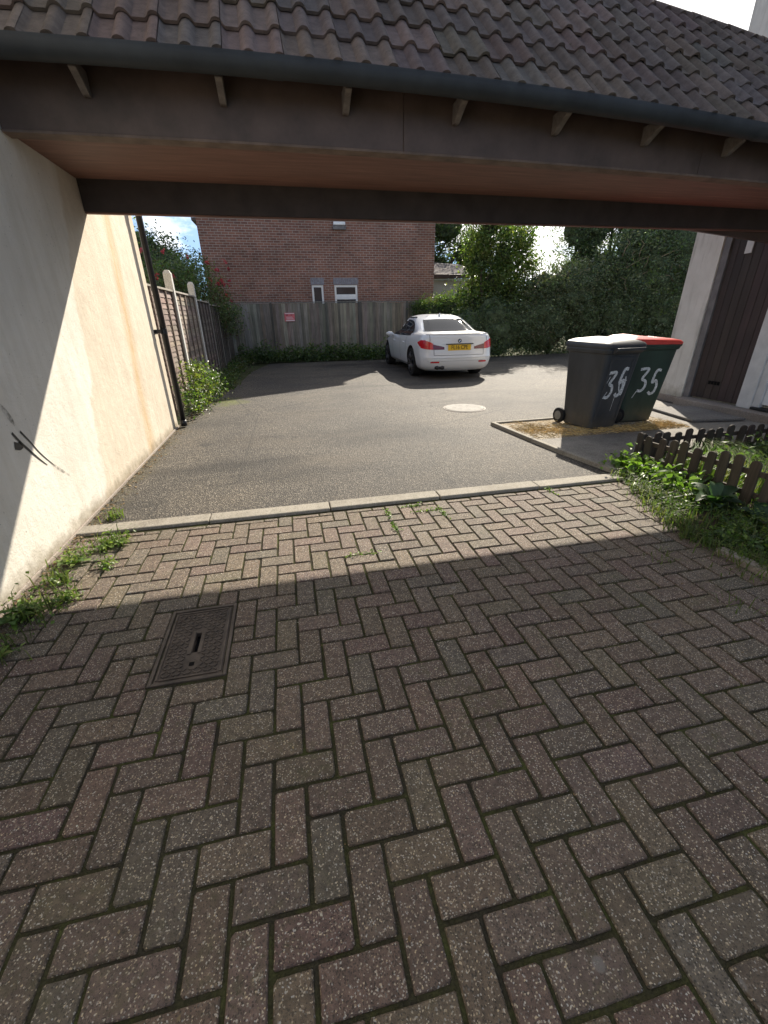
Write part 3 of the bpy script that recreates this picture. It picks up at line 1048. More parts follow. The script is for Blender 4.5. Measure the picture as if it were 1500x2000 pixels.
def sweep(poly, k, name, mat, parent, smooth=False, bevel=0.0):
    m = MB()
    m.loft([[(x, y, z + sag(x, k)) for (y, z) in poly] for x in xs])
    return m.build(name, mat, parent, smooth, bevel)


for fa, fb in ((XL, 1.02), (1.023, 3.66), (3.663, XR)):
    m = MB()
    xf = [fa + (fb - fa) * i / 14 for i in range(15)]
    dq = random.uniform(-.002, .002)
    m.loft([[(x, y + dq, z + sag(x, 0.0032)) for (y, z) in [(3.86, 2.497), (3.885, 2.497), (3.885, 2.92), (3.86, 2.92)]] for x in xf])
    m.build('fascia', M['fascia'], pr, bevel=.003)
sweep([(3.852, 2.482), (3.968, 2.482), (3.968, 2.495), (3.888, 2.496), (3.852, 2.496)], 0.0032, 'lip_board', M['lip'], pr)
sweep([(3.97, 2.50), (4.945, 2.50), (4.945, 2.53), (3.97, 2.53)], 0.0012, 'soffit', M['soffit'], pr)
sweep([(4.95, 2.262), (5.005, 2.262), (5.005, 2.60), (4.95, 2.60)], 0.0, 'back_beam', M['beam'], pr)
sweep([(4.955, 2.248), (5.0, 2.248), (5.0, 2.259), (4.955, 2.259)], 0.0, 'drip_bead', M['soffit'], pr)
sweep([(5.01, 2.45), (5.05, 2.45), (5.05, 4.05), (5.01, 4.05)], 0.0085, 'back_cladding', M['fascia'], pr)
# deep gutter
prof = []
for k in range(13):
    a = PI + PI * k / 12
    prof.append((3.605 + 0.058 * math.cos(a), 2.800 + 0.058 * math.sin(a)))
prof = [(3.547, 2.838), (3.553, 2.838)] + [(3.547, 2.83)] + prof[1:-1] + [(3.663, 2.83), (3.657, 2.83)]
inner = [(3.605 + 0.053 * math.cos(PI + PI * k / 12), 2.801 + 0.053 * math.sin(PI + PI * k / 12)) for k in range(12, -1, -1)]
gp = [(3.547, 2.838)] + [(3.605 + 0.058 * math.cos(PI + PI * k / 12), 2.800 + 0.058 * math.sin(PI + PI * k / 12)) for k in range(13)] + [(3.663, 2.838), (3.658, 2.838)] + inner + [(3.552, 2.838)]
gut = sweep(gp, 0.0078, 'gutter', M['gutter'], pr, True)
mb = MB()
for x in (0.12, 3.9):
    r = [[(x + dx, 3.605 + 0.064 * math.cos(PI + PI * k / 12), 2.803 + sag(x, .0078) + 0.064 * math.sin(PI + PI * k / 12)) for k in range(13)] for dx in (-0.05, 0.05)]
    vs = r[0] + r[1]
    mb.add(vs, [(k, k + 1, 14 + k, 13 + k) for k in range(12)])
    mb.build('gutter_union', M['gutter'], gut, True)
    mb = MB()
mb = MB()
x = -1.05
first = None
while x < 6.2:
    m2 = MB()
    s = sag(x, .0062)
    m2.prism([(3.858, 2.676), (3.858, 2.80), (3.68, 2.80), (3.66, 2.75), (3.70, 2.735), (3.815, 2.676)], -0.022, 0.022, 0)
    if first is None:
        o = m2.build('gutter_bracket', M['bracket'], None, bevel=0.004)
        first = o
    else:
        o = first.copy(); COL.objects.link(o)
    o.parent = pr
    o.location = Vector((x, 0, s)) - pr.location
    x += 0.822
# roof tiles : courses of double-roll concrete tiles, 0.4 m wide
TH = R(44)
ct, st = math.cos(TH), math.sin(TH)
EY, EZ = 3.615, 2.822
GAUGE = 0.325
NCRS = 7


def tprof(u):
    u = (u + 0.09) % 0.18
    d = abs(u - 0.09)
    return 0.036 * math.sqrt(max(0.0, 1 - (d / 0.042) ** 2)) if d < 0.042 else 0.0


def ridge_len():
    return NCRS * GAUGE - 0.27


mb = MB()
TL = ridge_len()
for c in range(NCRS):
    g0 = c * GAUGE - 0.03
    g1 = min(g0 + GAUGE + 0.06, TL)
    k0, k1 = -21, 0
    off = 0.0
    tx = XL - 0.02
    nt = 0
    while tx < XR:
        te = min(tx + 0.36, XR + 0.01)
        slip = random.choice([0, 0, 0, 0, .006, -.006, .004, -.012, .018 if c else 0])
        colr = jit(random.choice([(0.125, 0.100, 0.092), (0.115, 0.098, 0.094), (0.135, 0.108, 0.096)]), 0.16)
        dzr = random.uniform(-.003, .004); tl = random.uniform(-.004, .004)
        cols_u = np.linspace(tx + 0.003, te - 0.002, 29)
        top, bot, low = [], [], []
        for x in cols_u:
            h = tprof(x - XL + 0.045) + dzr + (x - tx) * tl
            sg = sag(x, 0.0078 + 0.0040 * (g0 / TL))
            sg2 = sag(x, 0.0078 + 0.0040 * (g1 / TL))
            n0, n1 = h + 0.034, h + 0.008
            top.append((x, EY + (g0 - slip) * ct - n0 * st, EZ + (g0 - slip) * st + n0 * ct + sg))
            bot.append((x, EY + g1 * ct - n1 * st, EZ + g1 * st + n1 * ct + sg2))
            nl = h + 0.016
            low.append((x, EY + (g0 - slip + 0.002) * ct - nl * st, EZ + (g0 - slip + 0.002) * st + nl * ct + sg))
        n = len(cols_u)
        fs = []
        for k in range(n - 1):
            fs += [(k, k + 1, n + k + 1, n + k), (2 * n + k, 2 * n + k + 1, k + 1, k)]
        fs += [(0, n, 2 * n), (n - 1, 3 * n - 1, 2 * n - 1)]
        mb.add(top + bot + low, fs, colr)
        tx = te
to = mb.build('roof_tiles', M['tile'], pr)
# deck below the tiles, and ridge cap
mb = MB()
yT, zT = EY + TL * ct, EZ + TL * st
mb.loft([[(x, 3.63, 2.85 + sag(x, .0078)), (x, yT - 0.01, zT - 0.012 + sag(x, .0118)), (x, yT - 0.01, zT - 0.05 + sag(x, .0118)), (x, 3.66, 2.83 + sag(x, .0078))] for x in xs])
mb.build('roof_deck', M['fascia'], pr)
mb = MB()
x = XL
while x < XR:
    xe = min(x + 0.45, XR)
    r = []
    for xx, rr in ((x, 0.082), (xe - 0.006, 0.078)):
        r.append([(xx, yT + 0.0 + rr * math.cos(R(a)) * 1.1, zT - 0.028 + sag(xx, .0118) + rr * math.sin(R(a))) for a in range(-20, 201, 20)])
    n = len(r[0])
    mb.add(r[0] + r[1], [(k, k + 1, n + k + 1, n + k) for k in range(n - 1)] + [tuple(range(n))], jit((0.13, 0.10, 0.09), 0.15))
    x = xe
mb.build('ridge_tiles', M['tile'], pr)
for o in (to,):
    o.data.polygons.foreach_set('use_smooth', np.ones(len(o.data.polygons), dtype=bool))
    o.data.set_sharp_from_angle(angle=R(50))

# ---------------------------------------------------------------- drain cover in the paving
dc = empty('drain_cover', ((COVER[0] + COVER[1]) / 2, (COVER[2] + COVER[3]) / 2, 0), 0, 'rusty cast iron drain cover with keyhole slot set in the block paving', 'drain cover')
x0, x1, y0, y1 = COVER
mb = MB()
for (a, b, c, d) in ((x0, x0 + .016, y0, y1), (x1 - .016, x1, y0, y1), (x0 + .016, x1 - .016, y0, y0 + .016), (x0 + .016, x1 - .016, y1 - .016, y1)):
    mb.box(a, b, c, d, -0.03, 0.001)
mb.build('frame', M['iron'], dc, bevel=0.003)
mb = MB()
cxx, cyy = (x0 + x1) / 2, (y0 + y1) / 2
SLX, SLY = (cxx - 0.012, cxx + 0.012), (1.64, 1.775)
# plate around the slot
X = [x0 + .021, SLX[0], SLX[1], x1 - .021]; Yv = [y0 + .021, SLY[0], SLY[1], y1 - .021]
for a in range(3):
    for b in range(3):
        if a == 1 and b == 1: continue
        mb.box(X[a], X[a + 1], Yv[b], Yv[b + 1], -0.03, -0.006)
plate = mb.build('plate', M['iron'], dc)
mb = MB()
# raised border and tread studs
for (a, b, c, d) in ((x0 + .026, x0 + .034, y0 + .03, y1 - .03), (x1 - .034, x1 - .026, y0 + .03, y1 - .03), (x0 + .04, x1 - .04, y0 + .026, y0 + .034), (x0 + .04, x1 - .04, y1 - .034, y1 - .026)):
    mb.box(a, b, c, d, -0.007, -0.001)
ii = 0
py = y0 + 0.05
while py < y1 - 0.05:
    px = x0 + 0.05
    jj = 0
    while px < x1 - 0.05:
        if not (abs(px - cxx) < 0.036 and 1.54 < py < 1.80):
            a = 45 if (ii + jj) % 2 else -45
            mm = Matrix.Translation((px, py, 0)) @ Matrix.Rotation(R(a), 4, 'Z')
            mb.box(-0.009, 0.009, -0.0032, 0.0032, -0.007, -0.0012, mat=mm)
        px += 0.0215; jj += 1
    py += 0.0215; ii += 1
mb.box(cxx - .03, SLX[0] - .002, SLY[0] - .01, SLY[1] + .01, -0.0065, -0.002)
mb.box(SLX[1] + .002, cxx + .03, SLY[0] - .01, SLY[1] + .01, -0.0065, -0.002)
mb.build('tread', M['iron'], plate)
mb = MB()
mb.box(x0 + .02, x1 - .02, y0 + .02, y1 - .02, -0.05, -0.034)
mb.box(cxx - .011, cxx + .011, 1.555, 1.578, -0.0058, -0.0054)
mb.build('recess', M['darkslot'], dc)

# round manhole in the tarmac
mh = empty('manhole_cover', (2.76, 6.50, 0), 0, 'pale round concrete manhole cover set in the tarmac', 'manhole cover')
mb = MB()
ring = lambda r, z: [(2.76 + r * math.cos(2 * PI * k / 40), 6.50 + r * math.sin(2 * PI * k / 40), z) for k in range(40)]
mb.loft([ring(0.315, -0.03), ring(0.315, 0.008), ring(0.308, 0.012)])
mb.build('lid', M['manhole'], mh)
mb = MB()
mb.loft([ring(0.34, -0.03), ring(0.34, 0.006), ring(0.322, 0.006), ring(0.322, -0.03)], False, False)
mb.build('frame', M['iron'], mh)
mb = MB()
for (a, b) in ((-.17, .02), (.17, -.02), (0, .18), (0, -.19), (-.1, -.1), (.1, .12)):
    mb = MB(); mb.box(2.76 + a - .03, 2.76 + a + .03, 6.5 + b - .008, 6.5 + b + .008, 0.0122, 0.0128)
    mb.build('lifting_slot', M['slab'], mh)

# ---------------------------------------------------------------- brick house
HY = 17.6
bh = empty('brick_house', (1.7, 19.5, 0), 0, 'brown brick gable house behind the grey fence with two small white windows', 'house')
HX0, HX1, EZH, APZ = -2.42, 5.88, 6.1, 8.7
wins = [(1.20, 1.63, 1.2, 2.46), (2.03, 2.90, 1.2, 2.46)]
mb = MB()
mb.box(HX0, HX1, HY + 0.10, 26, 0.0, EZH)
mb.prism([(HX0, EZH), (HX1, EZH), ((HX0 + HX1) / 2, APZ)], HY + 0.10, 26, 1)
cx_ = [HX0, wins[0][0], wins[0][1], wins[1][0], wins[1][1], HX1]
for k in range(5):
    if k in (1, 3):
        w_ = wins[k // 2]
        mb.box(cx_[k], cx_[k + 1], HY, HY + .098, 0, w_[2]); mb.box(cx_[k], cx_[k + 1], HY, HY + .098, w_[3], EZH)
    else:
        mb.box(cx_[k], cx_[k + 1], HY, HY + .098, 0, EZH)
mb.prism([(HX0, EZH), (HX1, EZH), ((HX0 + HX1) / 2, APZ)], HY, HY + .098, 1)
bw = mb.build('wall', M['brick'], bh)
mb = MB()
ap = (HX0 + HX1) / 2
for s in (-1, 1):
    e = ap + s * ((HX1 - HX0) / 2 + 0.18)
    ez = EZH - 0.10
    mb.prism([(ap, APZ + 0.04), (e, ez + 0.02), (e, ez + 0.14), (ap, APZ + 0.17)], HY - 0.06, 26.1, 1)
mb.build('roof', M['tile'], bh)
mb = MB()
mb.box(HX0 - 0.14, HX0 - 0.002, HY - 0.02, 26, 4.35, 4.43)
mb.build('eaves_board', M['fascia'], bh)
for (a, b, c, d) in wins:
    mb = MB()
    f = 0.075
    mb.box(a, a + f, HY + 0.035, HY + 0.085, c, d)
    mb.box(b - f, b, HY + 0.035, HY + 0.085, c, d)
    mb.box(a + f, b - f, HY + 0.034, HY + 0.085, d - f, d)
    mb.box(a + f, b - f, HY + 0.034, HY + 0.085, c, c + f)
    panes = [(a + f, b - f, c + f, d - f)]
    if b - a > 0.6:
        mb.box(a + f, b - f, HY + 0.033, HY + 0.085, 1.98, 2.12)
        panes = [(a + f, b - f, c + f, 1.98), (a + f, b - f, 2.12, d - f)]
        mb.box(a + f, b - f, HY + 0.038, HY + 0.085, 2.12, 2.15)
    w = mb.build('window', M['upvc'], bh, bevel=0.006)
    for p in panes:
        m2 = MB(); m2.box(p[0], p[1], HY + 0.055, HY + 0.07, p[2], p[3]); m2.build('pane', M['glass'], w)
    m3 = MB()
    xx = a - 0.03
    while xx < b + 0.02:
        m3.box(xx + .004, min(xx + 0.071, b + 0.03), HY - 0.004, HY + 0.02, d + 0.006, d + 0.225)
        xx += 0.075
    m3.build('lintel', M['lintel'], w)
mb = MB()
mb.box(2.09, 2.55, HY - 0.10, HY + 0.0, 4.17, 4.30)
fl = mb.build('floodlight', M['greywood'], bh, bevel=0.015)
mb = MB()
mb.box(2.11, 2.53, HY - 0.13, HY - 0.02, 4.303, 4.40)
mb.build('lit_top_white', M['upvc'], fl, bevel=0.02)  # white stands for the lit top, grey box below for its dark underside

# lean-to extension seen past the corner
ex = empty('garden_extension', (7.6, 21, 0), 0, 'low pale extension with tiled lean-to roof beside the brick house', 'extension')
mb = MB()
mb.box(5.884, 9.4, 19.6, 23.5, 0, 2.74)
mb.build('wall', M['greyrender'], ex)
mb = MB()
for k in range(9):
    u0, u1 = k / 9, (k + 1) / 9
    zz0, zz1 = 2.98 + 0.62 * u0, 2.98 + 0.62 * u1
    yy0, yy1 = 19.35 + 1.6 * u0, 19.35 + 1.6 * u1
    xr0, xr1 = 9.6 - 1.5 * u0, 9.6 - 1.5 * u1
    mb.add([(5.884, yy0, zz0 + .02), (xr0, yy0, zz0 + .02 - .12), (xr1, yy1, zz1 - .12), (5.884, yy1, zz1), (5.884, yy0, zz0 - .02), (xr0, yy0, zz0 - .14)], [(0, 1, 2, 3), (4, 5, 1, 0)], jit((0.22, 0.20, 0.19), 0.1))
mb.build('roof', M['tile'], ex)
mb = MB()
mb.box(5.884, 9.6, 19.30, 19.36, 2.80, 2.95)
mb.build('gutter', M['fascia'], ex, bevel=0.01)
mb = MB()
mb.box(5.884, 9.5, 19.40, 19.58, 2.745, 2.795)
mb.build('soffit', M['upvc'], ex)

# ---------------------------------------------------------------- fences
bf = empty('board_fence', (1.5, 16.6, 0), 0, 'grey weathered close board fence below the brick house', 'fence')
mb = MB()
x = -1.72
while x < 5.6:
    w = random.uniform(0.095, 0.115)
    zt = 1.835 + random.uniform(-.012, .012)
    mb.box(x, x + w + 0.012, 16.6 - random.uniform(0.006, .016), 16.612, 0.0, zt, jit(random.choice([(0.19, 0.175, 0.155), (0.15, 0.135, 0.12), (0.235, 0.215, 0.19), (0.18, 0.155, 0.13)]), 0.2))
    x += w
mb.build('boards', M['board'], bf)
for k, x in enumerate((-0.35, 1.55, 2.72, 4.5)):
    mb = MB()
    mb.box(x, x + (0.13 if k == 2 else 0.07), 16.55, 16.583, 0, 1.86, jit((0.10, 0.095, 0.09), 0.15))
    mb.build('post', M['board'], bf, bevel=0.006)
mb = MB()
mb.box(-1.72, 5.6, 16.56, 16.64, 1.856, 1.884, (0.17, 0.165, 0.155))
mb.build('capping_rail', M['board'], bf, bevel=0.006)

sg = empty('warning_sign', (0.285, 16.56, 1.40), 0, 'small faded red sign fixed to the grey board fence', 'sign')
mb = MB(); mb.box(0.11, 0.46, 16.56, 16.572, 1.27, 1.545); mb.build('panel', M['sign'], sg, bevel=0.003)
mb = MB()
mb.box(0.13, 0.45, 16.556, 16.5585, 1.505, 1.535); mb.build('white_band', M['signwhite'], sg)
mb = MB(); mb.box(0.15, 0.45, 16.556, 16.5585, 1.28, 1.318); mb.build('white_band', M['signwhite'], sg)
mb = MB()
mb.box(0.165, 0.235, 16.556, 16.5585, 1.46, 1.495); mb.build('faded_mark', M['signdark'], sg)
mb = MB(); mb.box(0.325, 0.375, 16.556, 16.5585, 1.465, 1.492); mb.build('faded_mark', M['signdark'], sg)
mb = MB()
for z in (1.345, 1.375, 1.405):
    mb = MB(); mb.box(0.17, 0.42 - (z - 1.345) * .8, 16.556, 16.5582, z, z + 0.012)
    mb.build('faded_line', M['signwhite'], sg)

lf = empty('panel_fence', (-1.75, 10, 0), 0, 'brown lap panel fence with white concrete posts along the yard side', 'fence')
FX = -1.75
postY = [6.55, 8.45, 10.40, 12.25, 13.6, 14.95, 16.45]
for i in range(len(postY) - 1):
    a, b = postY[i] + 0.05, postY[i + 1] - 0.05
    zt = [1.80, 1.80, 1.74, 1.70, 1.70, 1.68][i]
    mb = MB()
    base = [(0.25, 0.19, 0.165), (0.24, 0.185, 0.16), (0.13, 0.105, 0.095), (0.12, 0.10, 0.09), (0.12, 0.105, 0.095), (0.13, 0.11, 0.1)][i]
    z = 0.06
    while z < zt - 0.05:
        cc = jit(base, 0.22)
        mb.add([(FX + 0.018, a, z), (FX + 0.018, b, z), (FX + 0.004, b, z + 0.095), (FX + 0.004, a, z + 0.095), (FX + 0.004, a, z), (FX + 0.004, b, z)], [(0, 1, 2, 3), (4, 5, 1, 0)], cc)
        z += 0.078
    mb.box(FX - 0.006, FX + 0.002, a, b, 0.06, zt, base)
    mb.build('panel', M['lap'], lf)
    mb = MB()
    nb = 4
    for k in range(nb + 1):
        y = a + (b - a - 0.04) * k / nb
        mb.box(FX + 0.019, FX + 0.038, y, y + 0.04, 0.04, zt - 0.004, jit(base, 0.15))
    mb.box(FX - 0.02, FX + 0.05, a, b, zt, zt + 0.028, jit((0.34, 0.30, 0.27), 0.1))
    mb.build('batten', M['board'], lf, bevel=0.003)
for i, y in enumerate(postY):
    mb = MB()
    zt = [2.10, 2.12, 2.08, 1.80, 1.78, 1.75, 1.86][i]
    if i < 3:
        mb.loft([[(FX - .055 + dx, y - .05 + dy, z) for dx, dy in ((s, s), (.12 - s, s), (.12 - s, .10 - s), (s, .10 - s))] for z, s in ((-0.05, 0), (zt - 0.05, 0), (zt, 0.028))])
        mb.build('post', M['post'], lf, bevel=0.006)
    else:
        mb.box(FX - .04, FX + .045, y - .04, y + .04, -0.05, zt, (0.22, 0.20, 0.18))
        mb.build('post', M['board'], lf, bevel=0.006)


def picket_run(label, p0, p1, n, h0, h1, lean, base, seed):
    rd = random.Random(seed)
    p0, p1 = Vector((*p0, 0)), Vector((*p1, 0))
    d = (p1 - p0).normalized()
    nr = Vector((-d.y, d.x, 0))
    t = empty('picket_fence', p0, 0, label, 'fence', 'low picket fence runs')
    for i in range(n):
        u = i / (n - 1)
        c = p0.lerp(p1, u)
        w = rd.uniform(0.068, 0.080); h = (h0 + (h1 - h0) * u) * rd.uniform(0.95, 1.05)
        poly = [(-w / 2, -0.03), (w / 2, -0.03)] + [(w / 2 * math.cos(R(a)), h - w * 0.42 + w * 0.42 * math.sin(R(a))) for a in range(0, 181, 20)]
        m2 = MB()
        mt = Matrix.Translation(c) @ Matrix.Rotation(math.atan2(d.y, d.x), 4, 'Z') @ Matrix.Rotation(R(rd.uniform(-3, 3) + lean), 4, 'Y') @ Matrix.Rotation(R(rd.uniform(-3, 3)), 4, 'X')
        m2.prism(poly, -0.009, 0.009, 1, jit(base, 0.22), mat=mt)
        m2.build('picket', M['picket'], t, bevel=0.003)
    for z in (0.30, 0.72):
        m2 = MB()
        a, b = p0 + nr * 0.012 - d * 0.04, p1 + nr * 0.012 + d * 0.04
        za, zb = h0 * z, h1 * z
        vs = []
        for q, zz in ((a, za), (b, zb)):
            for s, dz in ((0, -.02), (0.022, -.02), (0.022, .02), (0, .02)):
                vs.append(q + nr * s + Vector((0, 0, zz + dz)))
        m2.add(vs, [(0, 3, 2, 1), (4, 5, 6, 7), (0, 1, 5, 4), (1, 2, 6, 5), (2, 3, 7, 6), (3, 0, 4, 7)], jit(base, 0.1))
        m2.build('rail', M['picket'], t, bevel=0.003)
    return t


picket_run('weathered picket fence run facing the paving, weeds at its foot', (3.29, 3.38), (3.30, 1.80), 14, 0.32, 0.42, 0, (0.070, 0.056, 0.044), 3)
picket_run('dark picket fence run along the concrete path toward the doors', (3.36, 3.405), (5.9, 3.38), 21, 0.31, 0.31, 0, (0.05, 0.038, 0.032), 4)
mb = MB()

# ---------------------------------------------------------------- wheelie bins
DIG3 = [(-.42, .5), (.36, .5), (-.05, .08), (.30, -.05), (.38, -.30), (.10, -.50), (-.30, -.48)]
DIG5 = [(.40, .52), (-.02, .50), (-.20, .02), (.12, .08), (.30, -.15), (.18, -.42), (-.15, -.50), (-.36, -.40)]


def make_bin(loc, yaw, body_mat, lid_mat, label, number_side, lidcol_skew=0.0):
    t = empty('wheelie_bin', loc, yaw, label, 'bin', 'wheelie bins by the path')
    secs = [(0.0, .200, -.215, .235, .05), (0.025, .222, -.238, .255, .055), (0.30, .238, -.272, .268, .058), (0.62, .256, -.315, .285, .06), (0.915, .272, -.352, .302, .062)]

    def S(z):
        zs = [s[0] for s in secs]
        return [np.interp(z, zs, [s[k] for s in secs]) for k in range(1, 5)]
    rings = [rrect(-s[1], s[1], s[2], s[3], s[4], s[0]) for s in secs]
    # rim collar with lip
    for (z, hw, yf, yb, r) in ((0.925, .290, -.372, .330, .065), (0.962, .296, -.384, .338, .068), (0.968, .290, -.376, .332, .066), (1.00, .290, -.376, .332, .066)):
        rings.append(rrect(-hw, hw, yf, yb, r, z))
    mb = MB(); mb.loft(rings)
    # recessed-look front panel ribs, base ribs and front comb lip
    for sx in (-1, 1):
        mb.loft([rrect(sx * .165 - .012, sx * .165 + .012, S(z)[1] - .012, S(z)[1] + .02, .006, z, 2) for z in (0.10, 0.5, 0.86)])
    mb.box(-.177, .177, S(.87)[1] - .012, S(.87)[1] + .02, .855, .88)
    mb.prism([(-.380, .915), (-.440, .955), (-.445, .985), (-.375, .985)], -.21, .21, 0)
    body = mb.build('body', body_mat, t, False, 0.006, world=False)
    # lid
    mb = MB()
    lr = []
    for (z, hw, yf, yb, r) in ((0.985, .298, -.398, .350, .07), (1.022, .300, -.402, .352, .07), (1.048, .285, -.375, .34, .065), (1.066, .235, -.300, .29, .06), (1.072, .15, -.18, .20, .05)):
        rg = rrect(-hw, hw, yf, yb, r, z)
        lr.append([(x, y, zz + (0.012 * math.sin(x * 9 + 1.2) + 0.022 * y + lidcol_skew * math.sin(y * 8) if zz > 1.0 else lidcol_skew * 0.4 * math.sin(y * 8))) for x, y, zz in rg])
    mb.loft(lr)
    lid = mb.build('lid', lid_mat, t, True, 0.0, world=False)
    lid.data.set_sharp_from_angle(angle=R(38))
    mb = MB()
    mb.tube([(-.20, .352, 1.0), (.20, .352, 1.0)], .012, 8)
    for sx in (-.2, 0, .2):
        mb.box(sx - .015, sx + .015, .325, .366, .955, 1.012)
    mb.build('handle', body_mat, t, True, world=False)
    for sx in (-1, 1):
        mb = MB()
        rr = lambda r, x: [(x, .285 + r * math.cos(2 * PI * k / 24), .10 + r * math.sin(2 * PI * k / 24)) for k in range(24)]
        xo, xi = sx * (.275 if number_side == 'front' else .240), sx * (.225 if number_side == 'front' else .205)
        mb.loft([rr(.085, xi), rr(.10, xi + sx * .006), rr(.10, xo - sx * .006), rr(.088, xo), rr(.062, xo)])
        w = mb.build('wheel', M['rubber'], t, True, world=False)
        mb = MB(); mb.loft([rr(.06, xo - sx * .01), rr(.06, xo + sx * .003), rr(.05, xo + sx * .001), rr(.02, xo + sx * .006)])
        mb.build('hub', M['hub'] if number_side == 'front' else M['black'], w, True, world=False)
    # sprayed number
    mb = MB()
    if number_side == 'front':
        to3 = lambda a, b: (a, S(b)[1] - 0.0022 - (0.0124 if 0.150 < abs(a) < 0.18 else 0), b)
        d3 = spline([(-.035 + .185 * (x * .62), .56 + y * .30) for x, y in DIG3])
        d3 = spline([(-.090 + x * .14, .555 + y * .29) for x, y in DIG3]); d5 = spline([(.080 + x * .14, .575 + y * .31) for x, y in DIG5])
        ribbon(mb, d3, .036, to3); ribbon(mb, d5, .038, to3)
        to3b = lambda a, b: (a, to3(a, b)[1] - .001, b)
        ribbon(mb, spline([(.045, .60), (.075, .50), (.13, .43), (.14, .56), (.125, .65)]), .018, to3b)
        ribbon(mb, spline([(.09, .62), (.148, .60)]), .016, to3b)
        ribbon(mb, spline([(.045, .43), (.043, .36), (.040, .23)]), [.007] * 10 + [.005] * 10, to3)
        ribbon(mb, spline([(-.12, .66), (-.148, .58)]), .008, to3b)
        ribbon(mb, spline([(-.10, .48), (-.145, .40)]), .009, to3b)
    else:
        to3 = lambda a, b: (-S(b)[0] - 0.0022, a, b)      # on the -x side; a runs along -y in view
        d3 = spline([(.055 - x * .15, .555 + y * .27) for x, y in DIG3]); d5 = spline([(-.125 - x * .15, .52 + y * .29) for x, y in DIG5])
        ribbon(mb, d3, .034, to3); ribbon(mb, d5, .034, to3)
        ribbon(mb, spline([(.10, .42), (.145, .33)]), .010, to3)
    mb.build('painted_number', M['spray'], body, world=False)
    return t


make_bin((3.845, 4.87, 0.022), R(7), M['binA'], M['lidA'], 'charcoal wheelie bin with grey lid, big white 35 sprayed on its front', 'front')
make_bin((4.55, 5.06, 0.022), R(87), M['binB'], M['lidB'], 'dark green wheelie bin with warped red lid, white 35 on its side', 'side', 0.014)

# ---------------------------------------------------------------- car
car = empty('parked_car', (3.97, 10.80, 0), R(-1.5), 'white four door saloon parked nose toward the fence', 'car')
zk = [.19, .26, .36, .50, .62, .70, .80, .90, .97, 1.02, 1.06, 1.09, 1.115, 1.13, 1.16, 1.25, 1.34, 1.395, 1.43, 1.452, 1.462]
wk = [.78, .86, .895, .915, .925, .93, .93, .92, .905, .885, .862, .835, .80, .775, .76, .722, .676, .638, .575, .44, .24]
rk = [-.93, -1.0, -1.04, -1.06, -1.055, -1.03, -1.01, -1.0, -.995, -.99, -.98, -.955, -.85, -.42, -.30, -.05, .20, .38, .58, .78, .95]
fk = [3.55, 3.72, 3.82, 3.85, 3.84, 3.80, 3.66, 3.30, 2.85, 2.50, 2.40, 2.33, 2.28, 2.25, 2.19, 2.00, 1.83, 1.72, 1.58, 1.42, 1.28]


def car_outline(z, NR=9, NC=7, NS=30, NF=7):
    w, yr, yf = np.interp(z, zk, wk), np.interp(z, zk, rk), np.interp(z, zk, fk)
    L = yf - yr
    green = np.clip((z - 1.10) / 0.03, 0, 1)
    r = 0.26 * (1 - green) + 0.30 * green
    r = min(r, w * 0.6, L * 0.3)
    rf = min(0.42, w * 0.6, L * 0.35)
    pts = []
    for k in range(NR): pts.append(((w - r) * k / NR, yr))
    for k in range(NC):
        a = PI / 2 * k / NC
        pts.append((w - r + r * math.sin(a), yr + r - r * math.cos(a)))
    for k in range(NS): pts.append((w, yr + r + (L - r - rf) * k / NS))
    for k in range(NC):
        a = PI / 2 * k / NC
        pts.append((w - rf + rf * math.cos(a), yf - rf + rf * math.sin(a)))
    for k in range(NF + 1): pts.append(((w - rf) * (1 - k / NF), yf))
    out = []
    for x, y in pts:
        u = (y - 1.4) / 2.5
        xx = x * (1 - 0.07 * u * u * (1 if y < 1.4 else 1.4))
        bow = 0.10 * (x / max(w, .01)) ** 2 * max(0, 1 - (y - yr) / 0.6)
        bowf = 0.16 * (x / max(w, .01)) ** 2 * max(0, 1 - (yf - y) / 0.6)
        out.append((xx, y + bow - bowf))
    return out


def car_side_x(y, z):
    o = car_outline(z)
    m = o[9 + 3:9 + 7 + 30 + 4]
    return float(np.interp(y, [p[1] for p in m], [p[0] for p in m]))


def car_rear_y(x, z):
    o = car_outline(z)[:9 + 7]
    return float(np.interp(abs(x), [p[0] for p in o], [p[1] for p in o]))


_ZO = [.0, .19, .50, .68, .775, .97, 1.06, 1.10, 1.155, 1.25, 1.38, 1.462, 1.6]
_ZN = [.0, .19, .415, .54, .665, .868, .955, .992, 1.03, 1.14, 1.29, 1.415, 1.55]
zmap = lambda z: float(np.interp(z, _ZO, _ZN))
levels = []
for a, b in zip(zk[:-1], zk[1:]):
    levels += [a + (b - a) * t for t in ((0, .5) if b - a > 0.05 else (0,))]
levels.append(zk[-1])
mb = MB()
rings = []
for z in levels:
    h = car_outline(z)
    full = h + [(-x, y) for x, y in h[-2:0:-1]]
    rings.append([(x, y, zmap(z)) for x, y in full])
mb.loft(rings)
body = mb.build('body', [M['carpaint'], M['seam']], car, True, world=False, cols=False)
cutm = MB()
for yc in (0.0, 2.97):
    for s in (-1, 1):
        cutm.loft([[(s * xx, yc + .392 * math.cos(2 * PI * k / 36), .335 + .392 * math.sin(2 * PI * k / 36)) for k in range(36)] for xx in (0.62, 1.2)])
cutter = cutm.build('cutter', M['seam'], None, world=False)
bo = body.modifiers.new('arch', 'BOOLEAN')
bo.operation = 'DIFFERENCE'; bo.object = cutter; bo.solver = 'EXACT'
body.parent = None
dg = bpy.context.evaluated_depsgraph_get(); dg.update()
nm = bpy.data.meshes.new_from_object(body.evaluated_get(dg))
body.modifiers.clear()
body.data = nm
body.parent = car
bpy.data.objects.remove(cutter)
